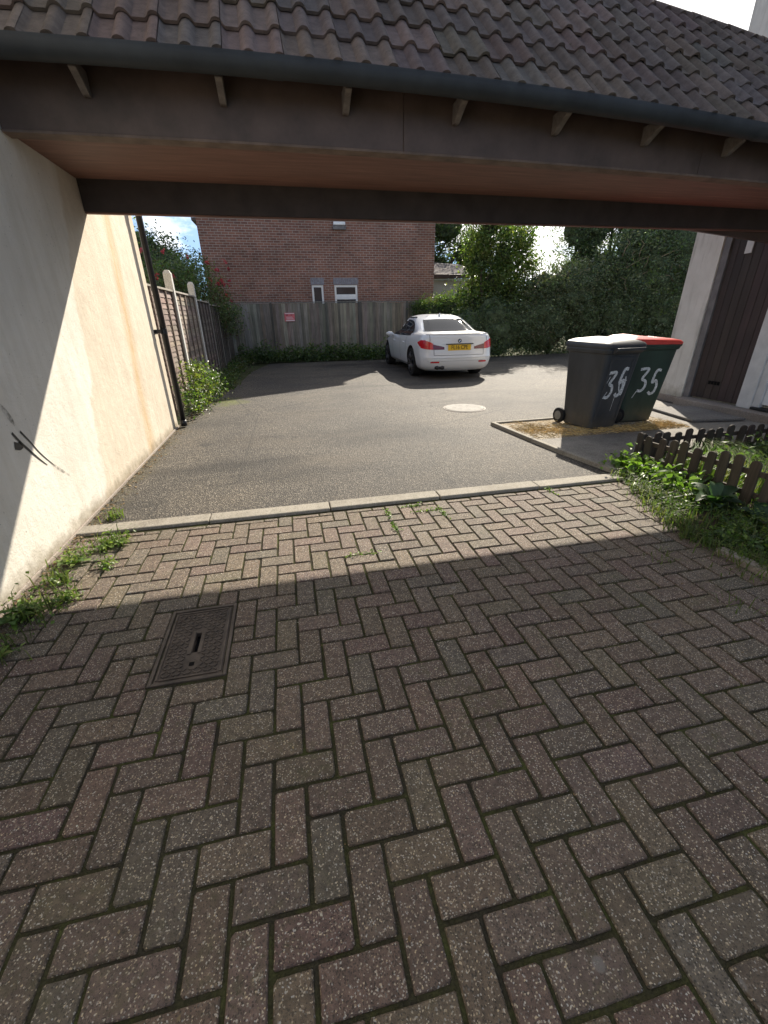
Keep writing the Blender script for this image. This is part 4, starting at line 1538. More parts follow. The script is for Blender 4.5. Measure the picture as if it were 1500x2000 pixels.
for p in nm.polygons:
    inside = False
    for yc in (0.0, 2.97):
        if all(math.hypot(nm.vertices[v].co.y - yc, nm.vertices[v].co.z - .335) < .396 for v in p.vertices): inside = True
    p.material_index = 1 if (inside or p.center.z < .20) else 0
    p.use_smooth = True
nm.set_sharp_from_angle(angle=R(32))


def panel(name, us, lo, hi, nz, fn, mat, parent, off=0.004):
    """grid panel over the body: fn(u, z) -> point, pushed out from the car by off"""
    vs = []
    for u, a, b in zip(us, lo, hi):
        for k in range(nz + 1):
            vs.append(fn(u, a + (b - a) * k / nz, off))
    n = nz + 1
    fs = [(i * n + k, (i + 1) * n + k, (i + 1) * n + k + 1, i * n + k + 1) for i in range(len(us) - 1) for k in range(nz)]
    m = MB(); m.add(vs, fs)
    return m.build(name, mat, parent, True, world=False, cols=False)


def side_fn(s):
    return lambda y, z, o: (s * (car_side_x(y, z) + o), y, z + o * 0.5)


rear_fn = lambda x, z, o: (x, car_rear_y(x, z) - o, z + (o * .8 if z > 1.12 else 0))
win_y = [.20, .28, .38, .52, .70, .90, 1.12, 1.4, 1.62, 1.80, 1.95, 2.05]
win_lo = [1.045, 1.035, 1.03, 1.03, 1.03, 1.025, 1.025, 1.02, 1.02, 1.02, 1.02, 1.03]
win_hi = [1.11, 1.21, 1.28, 1.335, 1.362, 1.375, 1.38, 1.375, 1.35, 1.285, 1.18, 1.085]
for s in (-1, 1):
    panel('side_window', win_y, win_lo, win_hi, 10, side_fn(s), M['carglass'], car, 0.005)
    m = MB()
    for y in (1.08,):
        m.add([side_fn(s)(y + dy, z, .007) for dy in (-.03, .03) for z in np.linspace(1.03, 1.35, 8)], [(k, k + 1, 8 + k + 1, 8 + k) for k in range(7)])
    m.build('door_pillar', M['seam'], car, world=False)
    m = MB()
    for y in (.50, 1.10, 2.05):
        zl = np.linspace(.34, 1.0, 10) if y != .50 else np.linspace(.68, 1.0, 10)
        m.add([side_fn(s)(y + dy, z, .002) for dy in (-.006, .006) for z in zl], [(k, k + 1, 10 + k + 1, 10 + k) for k in range(9)])
    yl = np.linspace(.42, 2.5, 24)
    m.add([side_fn(s)(y, z, .002) for z in (.285, .30) for y in yl], [(k, k + 1, 24 + k + 1, 24 + k) for k in range(23)])
    m.build('door_seam', M['seam'], car, world=False)
    for y in (.62, 1.75):
        m = MB()
        m.tube([side_fn(s)(y, .86, .012), side_fn(s)(y + .10, .868, .028), side_fn(s)(y + .20, .87, .012)], .012, 6)
        m.build('door_handle', M['carpaint'], car, True, world=False)
    m = MB()
    c = Vector((s * 1.0, 2.10, 1.03))
    m.loft([[(c.x + s * dx * .11, c.y + dy, c.z + .065 * math.cos(2 * PI * k / 12) * sc) if False else (c.x + s * .10 * math.sin(2 * PI * k / 12), c.y + dy, c.z + .062 * sc * math.cos(2 * PI * k / 12)) for k in range(12)] for dy, sc, dx in ((-.05, .9, 1), (0, 1, 1), (.07, .8, 1), (.11, .35, 1))])
    m.box(s * .86 if s > 0 else -.96, .96 if s > 0 else s * .86, 2.08, 2.14, .985, 1.02)
    m.build('wing_mirror', M['carpaint'], car, True, world=False)
    # tail lamp: bright outer block and dark inner section, wrapping the corner
    us = [.36, .44, .54, .62]
    panel('tail_lamp', [s * u for u in us], [.775, .775, .775, .775], [.825, .845, .865, .885], 4, rear_fn, M['lampdark'], car, .008)
    us = [.62, .68, .74, .80, .84, .865]
    panel('tail_lamp', [s * u for u in us], [.775, .778, .78, .79, .80, .81], [.90, .93, .95, .962, .97, .97], 4, rear_fn, M['lampred'], car, .008)
    ys = [-.86, -.80, -.72, -.64, -.56]
    panel('tail_lamp', ys, [.80, .815, .84, .87, .90], [.968, .965, .955, .94, .92], 4, side_fn(s), M['lampred'], car, .007)
    panel('reflector', [s * u for u in (.48, .58, .68)], [.445, .442, .44], [.49, .488, .485], 2, rear_fn, M['lampred'], car, .006)
# rear glass
vs = []
NU, NZ = 15, 8
for i in range(NU):
    u = -1 + 2 * i / (NU - 1)
    for k in range(NZ + 1):
        z = 1.155 + 0.225 * k / NZ - 0.012 * u * u * (k / NZ)
        x = u * (0.62 - 0.55 * (z - 1.155))
        vs.append((x, car_rear_y(x, z) - .008, z + .008))
m = MB()
m.add(vs, [(i * (NZ + 1) + k, (i + 1) * (NZ + 1) + k, (i + 1) * (NZ + 1) + k + 1, i * (NZ + 1) + k + 1) for i in range(NU - 1) for k in range(NZ)])
m.build('rear_window', M['carglass'], car, True, world=False, cols=False)
# boot lid seams, number plate recess, badge, exhaust, aerial
m = MB()
xl = np.linspace(-.60, .60, 16)
m.add([rear_fn(x, z, .003) for z in (.672, .682) for x in xl], [(k, k + 1, 16 + k + 1, 16 + k) for k in range(15)])
for s in (-1, 1):
    zl = np.linspace(.68, .78, 6)
    m.add([rear_fn(s * (x), z, .003) for x in (.595, .605) for z in zl], [(k, k + 1, 6 + k + 1, 6 + k) for k in range(5)])
    zl = np.linspace(.94, 1.10, 8)
    m.add([rear_fn(s * (x), z, .003) for x in (.68, .69) for z in zl], [(k, k + 1, 8 + k + 1, 8 + k) for k in range(7)])
xl = np.linspace(-.82, .82, 20)
m.add([rear_fn(x, z, .003) for z in (.498, .503) for x in xl], [(k, k + 1, 20 + k + 1, 20 + k) for k in range(19)])
m.build('boot_seam', M['seam'], car, world=False)
m = MB()
xl = np.linspace(-.74, .74, 21)
lip = [rear_fn(x, 1.088, .004) for x in xl]
m.loft([[(x, y + .03, z + .012), (x, y - .014, z + .016), (x, y - .016, z + .008), (x, y + .02, z - .012)] for x, y, z in lip])
m.build('boot_lip', M['carpaint'], car, world=False)
m = MB()
xl = np.linspace(-.80, .80, 21)
m.loft([[(x, y + .03, z + .012), (x, y - .010, z + .004), (x, y - .010, z - .004), (x, y + .03, z - .03)] for x, y, z in [rear_fn(x, .60, .004) for x in xl]])
m.build('bumper', M['carpaint'], car, world=False)
yp = car_rear_y(0, .815) - .004
m = MB(); m.box(-.275, .275, yp - .006, yp + .02, .755, .87)
pl = m.build('number_plate', M['plate'], car, world=False, bevel=.003)
text_mesh('FL16 CPE', .112, 'plate_letters', M['black'], pl, Matrix.Translation((0, yp - .008, .812)) @ Matrix.Rotation(PI / 2, 4, 'X') @ Matrix.Diagonal((.92, 1.1, 1, 1)), .0008)
m = MB(); m.box(-.33, .33, yp - .012, yp + .01, .874, .892)
m.build('boot_trim', M['seam'], car, world=False, bevel=.003)
yb = car_rear_y(0, .945) - .004
m = MB()
disc = lambda r, dy: [(r * math.cos(2 * PI * k / 24), yb - dy, .948 + r * math.sin(2 * PI * k / 24)) for k in range(24)]
m.loft([disc(.042, 0), disc(.042, .006), disc(.036, .008)])
bd = m.build('badge', M['black'], car, world=False)
for q in range(4):
    m = MB()
    m.add([(0, yb - .0085, .948)] + [(.025 * math.cos(PI / 2 * q + PI / 2 * k / 6), yb - .0085, .948 + .025 * math.sin(PI / 2 * q + PI / 2 * k / 6)) for k in range(7)], [(0, k, k + 1) for k in range(1, 7)])
    m.build('badge_quarter', M['blue'] if q % 2 else M['upvc'], bd, world=False)
m = MB()
m.tube([(-.52, -.70, .27), (-.52, -1.02, .27)], .045, 14)
m.tube([(-.40, -.70, .27), (-.40, -1.02, .27)], .045, 14)
m.build('exhaust', M['rim'], car, True, world=False)
m = MB(); m.box(-.57, -.35, -1.02, -.80, .235, .30); m.box(-.7, .7, -.5, 3.4, .17, .22)
m.build('underbody', M['black'], car, world=False, bevel=.01)
m = MB()
m.loft([[(.018 * math.cos(2 * PI * k / 10) * q, .60 + dy + .075 * math.sin(2 * PI * k / 10) * q, z) for k in range(10)] for z, q, dy in ((1.42, 1, 0), (1.46, .8, -.01), (1.485, .35, -.04))])
m.build('aerial', M['carpaint'], car, True, world=False)
for s in (-1, 1):
    m = MB()
    pts = [(s * (car_side_x(y, 1.40) - .02), y, 1.415) for y in np.linspace(.65, 1.5, 6)]
    m.tube(pts, .012, 6)
    m.build('roof_strip', M['seam'], car, True, world=False)
for yc in (0.0, 2.97):
    for s in (-1, 1):
        m = MB()
        cr = lambda r, x: [(s * x, yc + r * math.cos(2 * PI * k / 32), .33 + r * math.sin(2 * PI * k / 32)) for k in range(32)]
        m.loft([cr(.245, .68), cr(.318, .685), cr(.335, .705), cr(.335, .885), cr(.322, .905), cr(.245, .902)], True, False)
        m.loft([cr(.245, .902), cr(.24, .83)], False, True)
        w = m.build('wheel', M['rubber'], car, True, world=False)
        w.data.set_sharp_from_angle(angle=R(40))
        m = MB()
        m.loft([cr(.245, .904), cr(.225, .898), cr(.215, .84)], False, False)
        for k in range(5):
            for off in (-.14, .14):
                a = 2 * PI * k / 5 + off
                b = 2 * PI * k / 5 + off * 1.7
                p = lambda r, ang, x: Vector((s * x, yc + r * math.cos(ang), .33 + r * math.sin(ang)))
                m.tube([p(.05, a, .892), p(.14, (a + b) / 2, .896), p(.23, b, .898)], [.022, .017, .015], 6)
        m.loft([cr(.065, .88), cr(.065, .90), cr(.03, .906)])
        m.build('rim', M['rim'], w, True, world=False)

for o in car.children_recursive:
    if o.name.split('.')[0] in ('body', 'wheel', 'rim', 'underbody', 'exhaust'): continue
    for v in o.data.vertices: v.co.z = zmap(v.co.z)
    o.data.update()
bpy.context.view_layer.update()

# ---------------------------------------------------------------- planting
DARK = [(0.095, 0.135, 0.070), (0.115, 0.155, 0.078), (0.080, 0.115, 0.066), (0.150, 0.175, 0.10)]
MID = [(0.055, 0.095, 0.028), (0.075, 0.12, 0.032), (0.045, 0.080, 0.028), (0.095, 0.135, 0.040)]
YEL = [(0.10, 0.15, 0.035), (0.135, 0.18, 0.045), (0.075, 0.12, 0.032), (0.16, 0.18, 0.055)]
OLIVE = [(0.075, 0.085, 0.035), (0.10, 0.10, 0.05), (0.055, 0.07, 0.03), (0.13, 0.115, 0.07)]

# hedge line at the back right
shrub('leafy_tree', 'loose yellow green leafy tree behind the white car', 'tree', (7.0, 16.2, 0),
      [(7.6, 16.0, 2.4, 1.0, .9, 1.1), (7.9, 16.0, 3.3, .8, .9, 1.0), (7.4, 16.3, 4.2, .8, .9, .9), (8.2, 15.9, 2.0, .9, .8, 1.0), (7.0, 16.2, 1.7, .9, .8, .9), (7.1, 16.3, 3.2, .55, .7, .8), (8.6, 16.1, 3.7, .42, .6, .8), (8.9, 16.0, 3.0, .4, .6, .4)],
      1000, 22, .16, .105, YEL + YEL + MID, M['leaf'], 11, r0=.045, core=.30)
shrub('bramble_mound', 'dark rounded bramble mound in the middle of the back hedge', 'shrub', (9.9, 15.6, 0),
      [(9.5, 15.6, 1.2, 1.4, 1.0, 1.5), (10.5, 15.6, 1.9, 1.3, 1.0, 1.25), (9.3, 15.7, 2.1, .8, .8, .8), (11.2, 15.6, 1.2, 1.3, 1.0, 1.4), (11.4, 15.7, 2.3, 1.0, .9, .9), (8.5, 15.5, 1.0, 1.0, .9, 1.1)],
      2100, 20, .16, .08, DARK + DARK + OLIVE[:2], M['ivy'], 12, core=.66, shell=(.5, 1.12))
shrub('ivy_hedge', 'tall hedge of glossy sunlit ivy beside the grey house corner', 'hedge', (13.0, 15.2, 0),
      [(12.4, 15.2, 1.2, 1.4, 1.0, 1.6), (13.2, 15.1, 2.4, 1.5, 1.0, 1.5), (14.3, 15.2, 3.4, 1.5, 1.0, 1.6), (14.0, 15.0, 1.3, 1.6, 1.0, 1.6), (13.0, 15.4, 3.4, 1.2, .9, 1.0), (15.5, 15.2, 2.5, 1.5, 1.0, 2.0), (12.4, 15.4, 2.7, .9, .8, .7), (15.4, 15.3, 4.6, 1.3, .9, 1.2)],
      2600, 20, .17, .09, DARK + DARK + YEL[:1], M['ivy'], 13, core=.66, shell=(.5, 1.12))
shrub('low_shrub', 'low dense dark shrub beside the white car', 'shrub', (7.3, 15.4, 0),
      [(6.4, 15.5, .75, 1.1, .7, .95), (7.5, 15.4, .9, 1.1, .7, 1.1), (5.6, 15.9, .65, .8, .5, .75)],
      800, 22, .13, .075, DARK + MID[:1], M['leaf'], 14, core=.78)
shrub('corner_bush', 'pale green bush in front of the brick house corner', 'shrub', (5.6, 16.2, 0),
      [(5.5, 16.25, 1.3, .8, .45, .7), (6.0, 16.3, 1.6, .6, .5, .5), (5.1, 16.3, 1.6, .45, .3, .35)],
      420, 18, .11, .08, MID + OLIVE[:1] + YEL[:1], M['leaf'], 15, core=.6)
shrub('dark_tree', 'tall dark tree rising behind the bramble mound', 'tree', (13.0, 18.5, 0),
      [(12.8, 18.5, 4.7, 1.4, 1.2, 1.5), (13.8, 18.6, 5.6, 1.8, 1.3, 1.8), (13.2, 18.6, 2.8, 1.9, 1.3, 1.7), (15.8, 18.5, 4.9, 1.9, 1.3, 2.2), (17.6, 18.6, 5.4, 1.7, 1.3, 2.4)],
      1300, 24, .18, .10, DARK + DARK + MID[:1], M['leaf'], 16, r0=.12, core=.6)
shrub('pale_tree', 'thin pale tree beyond the extension roof', 'tree', (7.5, 24.5, 0),
      [(7.2, 24.6, 4.9, 1.9, 1.3, 1.4), (8.8, 24.6, 5.6, 1.6, 1.3, 1.5), (6.8, 25, 6.4, 1.8, 1.2, 1.3), (10.0, 24.6, 4.2, 1.2, 1.2, 1.5), (8.4, 24.6, 3.6, 1.5, 1.0, 1.2)],
      900, 20, .22, .12, MID + OLIVE[:2], M['leaf'], 17, r0=.12, core=.45)
for px_, py_, pz_, n_, own in ((9.9, 15.2, 3.0, 12, 'bramble_mound'), (13.0, 14.6, 3.3, 14, 'ivy_hedge')):
    par = bpy.data.objects[own]
    rd = random.Random(n_)
    for k in range(n_):
        mb = MB()
        b0 = Vector((px_ + rd.uniform(-1.3, 1.3), py_ + rd.uniform(-.2, .3), pz_ + rd.uniform(-1.3, -.1)))
        d = Vector((rd.uniform(-.6, .6), rd.uniform(-.5, 0), rd.uniform(.2, .9)))
        mb.tube([b0, b0 + d * .35, b0 + d * .6 + Vector((rd.uniform(-.1, .1), 0, .02)), b0 + d * .85 + Vector((rd.uniform(-.2, .2), 0, -.03))], [.014, .011, .008, .004], 5)
        mb.build('dry_stem', M['twig'], par, True)
# ground cover at the foot of the hedge
P, I = clumps([(5.2 + k * 1.15, 14.95 + .12 * math.sin(k * 2.1) + (0.35 if k < 1 else 0), .12, .75, .35, .32) for k in range(9)], 420, 16, .12, 21, (.2, 1))
tag(leaf_mesh('ground_cover', P, .07 * rng.uniform(.6, 1.4, len(P)), shade_cols(I, DARK + MID[:2], 21), M['leaf'], seed=21), 'dark creeping ground cover along the hedge foot', 'ground cover', kind='stuff')
P, I = clumps([(-1.2 + k * .62, 15.85 + .1 * math.sin(k * 1.7), .16, .55, .45, .33 + .07 * math.sin(k * 2.3)) for k in range(9)], 520, 18, .12, 22, (.1, 1))
tag(leaf_mesh('creeping_weeds', P, .085 * rng.uniform(.6, 1.4, len(P)), shade_cols(I, MID + DARK[:2], 22), M['leaf'], seed=22), 'creeping green weeds along the grey fence foot', 'weeds', kind='stuff')
P, I = clumps([(-1.45, 9.6 + k * .75, .05, .32, .5, .12 + .02 * k) for k in range(9)], 300, 14, .1, 23, (.1, 1))
tag(leaf_mesh('verge_weeds', P, .06 * rng.uniform(.6, 1.4, len(P)), shade_cols(I, MID + OLIVE[:2], 23), M['leaf'], seed=23), 'low weeds along the panel fence verge', 'weeds', kind='stuff')

# left: rose and tree behind the panel fence
rose = shrub('rose_bush', 'climbing rose bush with pink red flowers behind the panel fence', 'rose bush', (-2.6, 12.5, 0),
             [(-2.5, 12.2, 1.9, .65, .9, .8), (-2.2, 13.2, 2.2, .75, .9, .75), (-1.75, 13.9, 1.75, .55, .8, .55), (-2.9, 11.5, 2.0, .6, .8, .8), (-1.55, 14.6, 1.35, .4, .6, .5)],
             900, 18, .12, .065, DARK + MID[:2] + [(0.085, 0.05, 0.03)], M['leaf'], 31, r0=.03)
fl_pts = [(330, 478), (347, 500), (383, 522), (405, 520), (360, 515), (355, 546), (375, 507), (432, 500), (318, 530), (413, 548), (398, 555), (350, 565), (387, 482), (428, 515), (372, 497), (340, 485)]
g = np.random.default_rng(5)
for k in range(26):
    c = np.array([g.uniform(-2.9, -1.5), 0, 0]); c[1] = 11.3 + (c[0] + 2.9) * 2.1 + g.uniform(-.5, .5); c[2] = g.uniform(1.75, 2.75)
    c[0] += 0.28; c[1] -= 0.42
    n = 11
    pts = c + g.normal(size=(n, 3)) * .022
    leaf_mesh('rose_bloom', pts, np.full(n, .06), np.array([(0.40, 0.065, 0.105)]) * g.uniform(.6, 1.25, (n, 1)), M['petal'], rose, .9, .2, seed=100 + k)
shrub('bay_tree', 'dark green tree left of the brick house beyond the fence', 'tree', (-4.4, 17.5, 0),
      [(-4.6, 17.5, 2.8, 1.4, 1.2, 1.5), (-3.6, 17.3, 2.7, 1.0, 1.0, 1.2), (-5.4, 17.6, 3.4, 1.1, 1.1, 1.4), (-4.3, 17.6, 3.5, .8, .9, .6), (-3.0, 17.0, 2.3, .6, .7, .8)],
      1100, 22, .15, .085, DARK + MID[:2], M['leaf'], 32, r0=.08, core=.65)

# sunlit bush at the foot of the panel fence
bush = shrub('weedy_bush', 'bright sunlit green bush at the foot of the panel fence', 'bush', (-1.5, 7.6, 0),
             [(-1.48, 7.3, .20, .20, .42, .24), (-1.42, 7.9, .34, .24, .50, .36), (-1.40, 8.4, .32, .24, .42, .34), (-1.5, 7.75, .62, .12, .3, .16)],
             170, 13, .07, .055, YEL + MID[:2], M['leaf'], 33, r0=.008)

# weeds
WCOL = [(0.12, 0.19, 0.04), (0.16, 0.24, 0.055), (0.09, 0.15, 0.04), (0.20, 0.26, 0.07)]
GCOL = [(0.085, 0.11, 0.035), (0.12, 0.14, 0.05), (0.06, 0.085, 0.03)]


def weed(x, y, n, ln, wd, label, seed, group=None, cols=WCOL, rise=.7, z=0.0, tufts=0):
    mb = MB()
    rd = random.Random(seed)
    t = empty('weed', (x, y, z), 0, label, 'weed', group)
    for _ in range(max(1, n // 9)):
        rosette(mb, (x + rd.uniform(-ln, ln) * .6, y + rd.uniform(-ln, ln) * .6, z), min(n, 9), ln * .75, wd * .6, cols, rise * 1.2, rd.randint(0, 9999))
    mb.build('leaves', M['leaf'], t, True)
    g = np.random.default_rng(seed + 7)
    q = n * 7
    P = np.array([x, y, z]) + np.c_[g.normal(size=(q, 2)) * ln * .45, np.abs(g.normal(size=q)) * ln * .35 + .006]
    leaf_mesh('small_leaves', P, g.uniform(.012, .032, q), np.array(cols)[g.integers(0, len(cols), q)] * g.uniform(.7, 1.3, (q, 1)), M['leaf'], t, .6, .6, seed=seed)
    if tufts:
        g = np.random.default_rng(seed)
        P = np.array([x, y, z]) + np.c_[g.normal(size=(tufts, 2)) * ln * .55, np.zeros(tufts)]
        blade_mesh('grass_tuft', P, g.uniform(.05, .14, tufts), np.array(GCOL)[g.integers(0, 3, tufts)] * g.uniform(.7, 1.3, (tufts, 1)), M['grass'], t, .003, .8, seed)
    return t


LW = 'weeds along the cream wall'
weed(-1.28, 2.86, 20, .12, .045, 'leafy weed growing at the kerb end of the cream wall', 41, LW, tufts=50)
weed(-1.44, 2.70, 18, .12, .05, 'broad leaved weed by the cream wall below the kerb', 42, LW, tufts=30)
weed(-1.42, 2.42, 12, .08, .03, 'small weed midway down the cream wall', 43, LW, tufts=40)
weed(-1.42, 2.12, 30, .16, .05, 'large spiky weed straddling the shadow edge by the wall', 44, LW, tufts=60)
weed(-1.30, 2.22, 14, .07, .022, 'small leafy weed beside the large spiky one', 45, LW, tufts=30)
weed(-1.46, 1.80, 12, .12, .03, 'shaded weed with grass at the left wall foot', 46, LW, tufts=90)
weed(-1.42, 3.32, 8, .07, .02, 'thin weed in the tarmac corner past the kerb', 47, LW, tufts=30)
weed(-1.22, 2.55, 9, .06, .02, 'tiny weed between blocks near the wall', 48, LW, tufts=12)
mb = MB()
# small seedlings and moss tufts in paving joints
JW = 'seedlings in the paving joints'
for k, (x, y) in enumerate([(0.66, 2.86), (0.98, 2.84), (0.63, 2.62), (0.80, 2.93), (2.05, 2.96), (0.30, 2.30), (1.05, 2.78)]):
    g = np.random.default_rng(60 + k)
    n = 55
    x = OX + round((x - OX) / PX) * PX; 
    P = np.c_[x + g.normal(size=n) * .012, y + g.normal(size=n) * .05, np.full(n, -.004)]
    if k % 2: P[:, :2] = np.c_[x + g.normal(size=n) * .06, OY + round((y - OY) / PY) * PY + g.normal(size=n) * .010]
    o = leaf_mesh('moss_tuft', P + np.c_[np.zeros((n, 2)), np.abs(g.normal(size=n)) * .012], g.uniform(.012, .028, n), np.array(WCOL)[g.integers(0, 4, n)], M['leaf'], None, .6, 1.0, seed=60 + k)
    tag(o, 'small green moss tuft growing in a sunlit paving joint', 'moss', JW)

# right garden: weeds at fence foot, dock plant, grass
RW = 'weeds at the picket fence foot'
for k, (x, y, n, ln, wd, lab) in enumerate([
    (3.10, 3.30, 24, .10, .05, 'bright leafy weed at the corner of the picket fence'),
    (3.12, 3.02, 28, .11, .055, 'sunlit weed beside the white stone under the pickets'),
    (3.06, 2.80, 30, .11, .05, 'thick low weed at the garden edge'),
    (3.26, 2.86, 20, .14, .06, 'tall leafy weed behind the near pickets'),
    (2.84, 2.68, 12, .10, .03, 'star shaped weed out on the paving'),
    (3.00, 2.52, 24, .12, .05, 'dense weed clump before the dock plant'),
    (3.28, 3.16, 18, .12, .06, 'light green weed shining between pickets'),
    (2.86, 1.92, 18, .10, .03, 'shaded weed at the garden edging end'),
    (2.74, 1.45, 16, .10, .03, 'grassy weed on the shaded paving edge'),
    (2.5, 2.0, 6, .06, .015, 'thin straggling weed in the shaded blocks'),
    (2.92, 1.10, 18, .12, .04, 'spreading weed at the right frame edge'),
    (3.10, 2.05, 24, .14, .05, 'dark weed below the dock plant')]):
    weed(x, y, n, ln, wd, lab, 80 + k, RW, z=.02 if x > 2.7 else 0, tufts=40)
dk = empty('dock_plant', (3.16, 2.36, .02), 0, 'big dock plant with broad dark leaves before the pickets', 'plant')
mb = MB()
DK = [(0.045, 0.085, 0.035), (0.055, 0.10, 0.042), (0.038, 0.07, 0.032)]
rosette(mb, (3.08, 2.34, .02), 9, .25, .085, DK, .8, 5)
rosette(mb, (3.08, 2.34, .03), 6, .18, .08, DK, 1.3, 6)
rosette(mb, (3.12, 2.02, .02), 8, .20, .075, DK, .9, 8)
mb.build('leaves', M['leaf'], dk, True)
g = np.random.default_rng(91)
n = 7000
P = np.c_[g.uniform(3.42, 6.05, n), g.uniform(1.2, 3.3, n), np.full(n, .02)]
C = np.array([(0.10, 0.17, 0.035), (0.075, 0.13, 0.03), (0.14, 0.20, 0.05), (0.16, 0.16, 0.07)])[g.integers(0, 4, n)] * g.uniform(.7, 1.3, (n, 1))
tag(blade_mesh('long_grass', P, g.uniform(.10, .30, n), C, M['grass'], None, .0045, .7, 91), 'long unmown grass inside the picket fence', 'grass', kind='stuff')
n = 2600
P = np.c_[g.uniform(2.72, 3.42, n), g.uniform(-.5, 2.9, n), np.full(n, .02)]
C = np.array([(0.07, 0.11, 0.03), (0.05, 0.09, 0.026), (0.11, 0.12, 0.05)])[g.integers(0, 3, n)] * g.uniform(.7, 1.3, (n, 1))
tag(blade_mesh('edge_grass', P, g.uniform(.04, .14, n), C, M['grass'], None, .0035, .9, 92), 'short rough grass along the garden edge', 'grass', kind='stuff')
P, I = clumps([(4.4, 2.9, .12, .9, .4, .22), (5.6, 3.0, .16, .6, .3, .26), (5.0, 2.4, .1, 1.0, .6, .2), (3.9, 2.6, .08, .4, .5, .14)], 260, 14, .08, 93, (.1, 1))
tag(leaf_mesh('garden_plants', P, .055 * rng.uniform(.6, 1.4, len(P)), shade_cols(I, MID + DARK[:2], 93), M['leaf'], seed=93), 'leafy ground cover in the fenced garden', 'ground cover', kind='stuff')
EDX = lambda y: np.interp(y, [-2, .6, 1.4, 1.9, 2.3, 2.62, 2.95, 3.18], [2.6, 2.64, 2.57, 2.53, 2.60, 2.74, 2.90, 2.93])
n = 3000
yy_ = g.uniform(-.3, 3.15, n)
P = np.c_[EDX(yy_) + g.normal(size=n) * .06 + np.abs(g.normal(size=n)) * .05 - .01, yy_, np.full(n, .008)]
C = np.array([(0.08, 0.12, 0.03), (0.06, 0.10, 0.028), (0.13, 0.14, 0.055), (0.10, 0.15, 0.035)])[g.integers(0, 4, n)] * g.uniform(.7, 1.3, (n, 1))
tag(blade_mesh('fringe_grass', P, g.uniform(.025, .11, n), C, M['grass'], None, .003, 1.1, 94), 'grass fringe creeping over the paving edge', 'grass', kind='stuff')
n = 9000
yy_ = g.uniform(.2, 3.12, n)
P = np.c_[EDX(yy_) + .04 + np.abs(g.normal(size=n)) * .30, yy_, .02 + np.abs(g.normal(size=n)) * .03]
k_ = np.sin(P[:, 0] * 9 + np.cos(P[:, 1] * 7)) + np.sin(P[:, 1] * 11) > -.7
P = P[k_]; n = len(P)
C = np.array([(0.08, 0.14, 0.03), (0.06, 0.105, 0.028), (0.12, 0.18, 0.04), (0.05, 0.085, 0.028)])[g.integers(0, 4, n)] * g.uniform(.7, 1.3, (n, 1))
tag(leaf_mesh('border_weeds', P, g.uniform(.014, .042, n), C, M['leaf'], None, .6, .6, seed=95), 'mat of small leafed weeds between paving and picket fence', 'weeds', kind='stuff')
n = 420
P = np.c_[g.uniform(2.0, 2.6, n), g.uniform(.9, 1.9, n), np.full(n, .0)]
kk_ = (np.sin(P[:, 0] * 14) * np.cos(P[:, 1] * 12) > .25)
P = P[kk_]; n = len(P)
C = np.array([(0.08, 0.11, 0.03), (0.11, 0.13, 0.05)])[g.integers(0, 2, n)] * g.uniform(.7, 1.3, (n, 1))
tag(blade_mesh('straggling_grass', P, g.uniform(.02, .08, n), C, M['grass'], None, .0025, 1.2, 96), 'straggling grass spreading over shaded blocks', 'grass', kind='stuff')
n = 520
P = np.c_[3.10 + g.normal(size=n) * .10, g.uniform(2.45, 3.38, n), .03 + np.abs(g.normal(size=n)) * .07]
C = np.array([(0.11, 0.19, 0.035), (0.085, 0.15, 0.032), (0.15, 0.23, 0.05)])[g.integers(0, 3, n)] * g.uniform(.7, 1.3, (n, 1))
tag(leaf_mesh('broadleaf_weeds', P, g.uniform(.035, .085, n), C, M['leaf'], None, .7, .5, seed=97), 'bright broad leafed weeds crowding the near picket fence foot', 'weeds', kind='stuff')
n = 110
P = np.c_[g.uniform(-1.5, 2.5, n), g.uniform(.4, 3.6, n), np.full(n, .004)]
C = np.array([(0.62, 0.60, 0.55), (0.45, 0.42, 0.36), (0.30, 0.26, 0.2)])[g.integers(0, 3, n)]
tag(leaf_mesh('grit', P, g.uniform(.004, .011, n), C, M['litter'], None, .8, 4.0, 0, .3, seed=103), 'pale grit and chips scattered over the block paving', 'grit', kind='stuff')
ws = MB()
rk_ = []
for z, r in ((0.02, .05), (.045, .062), (.07, .045), (.078, .02)):
    rk_.append([(3.16 + r * 1.3 * math.cos(2 * PI * k / 10) * (1 + .12 * math.sin(k * 2.3)), 2.93 + r * math.sin(2 * PI * k / 10) * (1 + .1 * math.cos(k * 1.7)), z) for k in range(10)])
ws.loft(rk_)
tag(ws.build('white_stone', M['manhole'], None, True), 'pale rounded stone lying among weeds at the fence foot', 'stone')

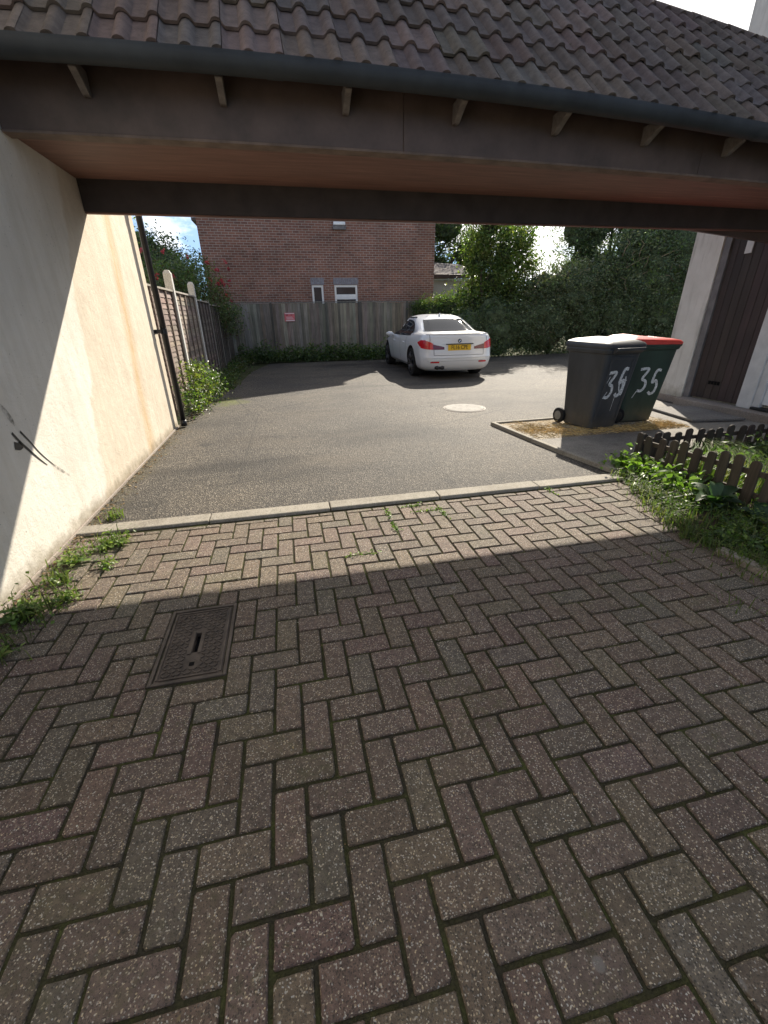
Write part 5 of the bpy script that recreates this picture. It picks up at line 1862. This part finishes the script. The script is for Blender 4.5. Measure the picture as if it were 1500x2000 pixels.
# straw on the gravel bed
g = np.random.default_rng(101)
n = 3200
mbs = MB()
spots = [(3.25, 4.68, .34, .18), (3.5, 4.62, .3, .12), (4.2, 4.55, .35, .08), (4.80, 4.62, .16, .12), (4.55, 4.50, .3, .07), (3.05, 4.9, .2, .15)]
for k in range(n):
    s = spots[g.integers(0, len(spots))]
    x, y = s[0] + g.normal() * s[2], s[1] + g.normal() * s[3]
    if not (2.80 < x < 5.0 and 4.41 < y < 5.28): continue
    a = g.uniform(0, PI); L = g.uniform(.02, .075); z = .022 + abs(g.normal()) * .012
    d = Vector((math.cos(a), math.sin(a), g.uniform(-.15, .15))) * L / 2
    sd = Vector((-math.sin(a), math.cos(a), 0)) * .0018
    p = Vector((x, y, z + .003))
    col = tuple(np.array([(0.66, 0.47, 0.20), (0.55, 0.37, 0.14), (0.74, 0.57, 0.29), (0.42, 0.29, 0.13)][g.integers(0, 4)]) * g.uniform(.7, 1.2))
    mbs.add([p - d - sd, p + d - sd, p + d + sd, p - d + sd, p - d + Vector((0, 0, .003)), p + d + Vector((0, 0, .003))], [(0, 1, 5, 4), (3, 4, 5, 2)], col)
tag(mbs.build('straw', M['straw']), 'loose yellow straw scattered around the bins', 'straw', kind='stuff')

# dead leaf litter along the wall and the yard
n = 900
P = np.c_[-1.575 + np.abs(g.normal(size=n)) * .07, g.uniform(1.6, 8.8, n), np.full(n, .006)]
m = 160
P2 = np.c_[g.uniform(-1.5, 2.6, m), g.uniform(3.3, 9, m), np.full(m, .006)]
m3 = 90
P3 = np.c_[g.uniform(-1.4, 2.6, m3), g.uniform(.4, 3.0, m3), np.full(m3, .004)]
sel = g.random(m) < .35
P = np.concatenate([P, P2[sel], P3])
C = np.array([(0.13, 0.085, 0.045), (0.20, 0.13, 0.07), (0.08, 0.055, 0.035), (0.26, 0.20, 0.12)])[g.integers(0, 4, len(P))] * g.uniform(.7, 1.3, (len(P), 1))
L = np.where(np.arange(len(P)) < n, g.uniform(.012, .035, len(P)), g.uniform(.006, .016, len(P)))
tag(leaf_mesh('leaf_litter', P, L, C, M['litter'], None, .6, 4.0, 0, .05, seed=102), 'dead leaf litter along the cream wall foot', 'leaf litter', kind='stuff')
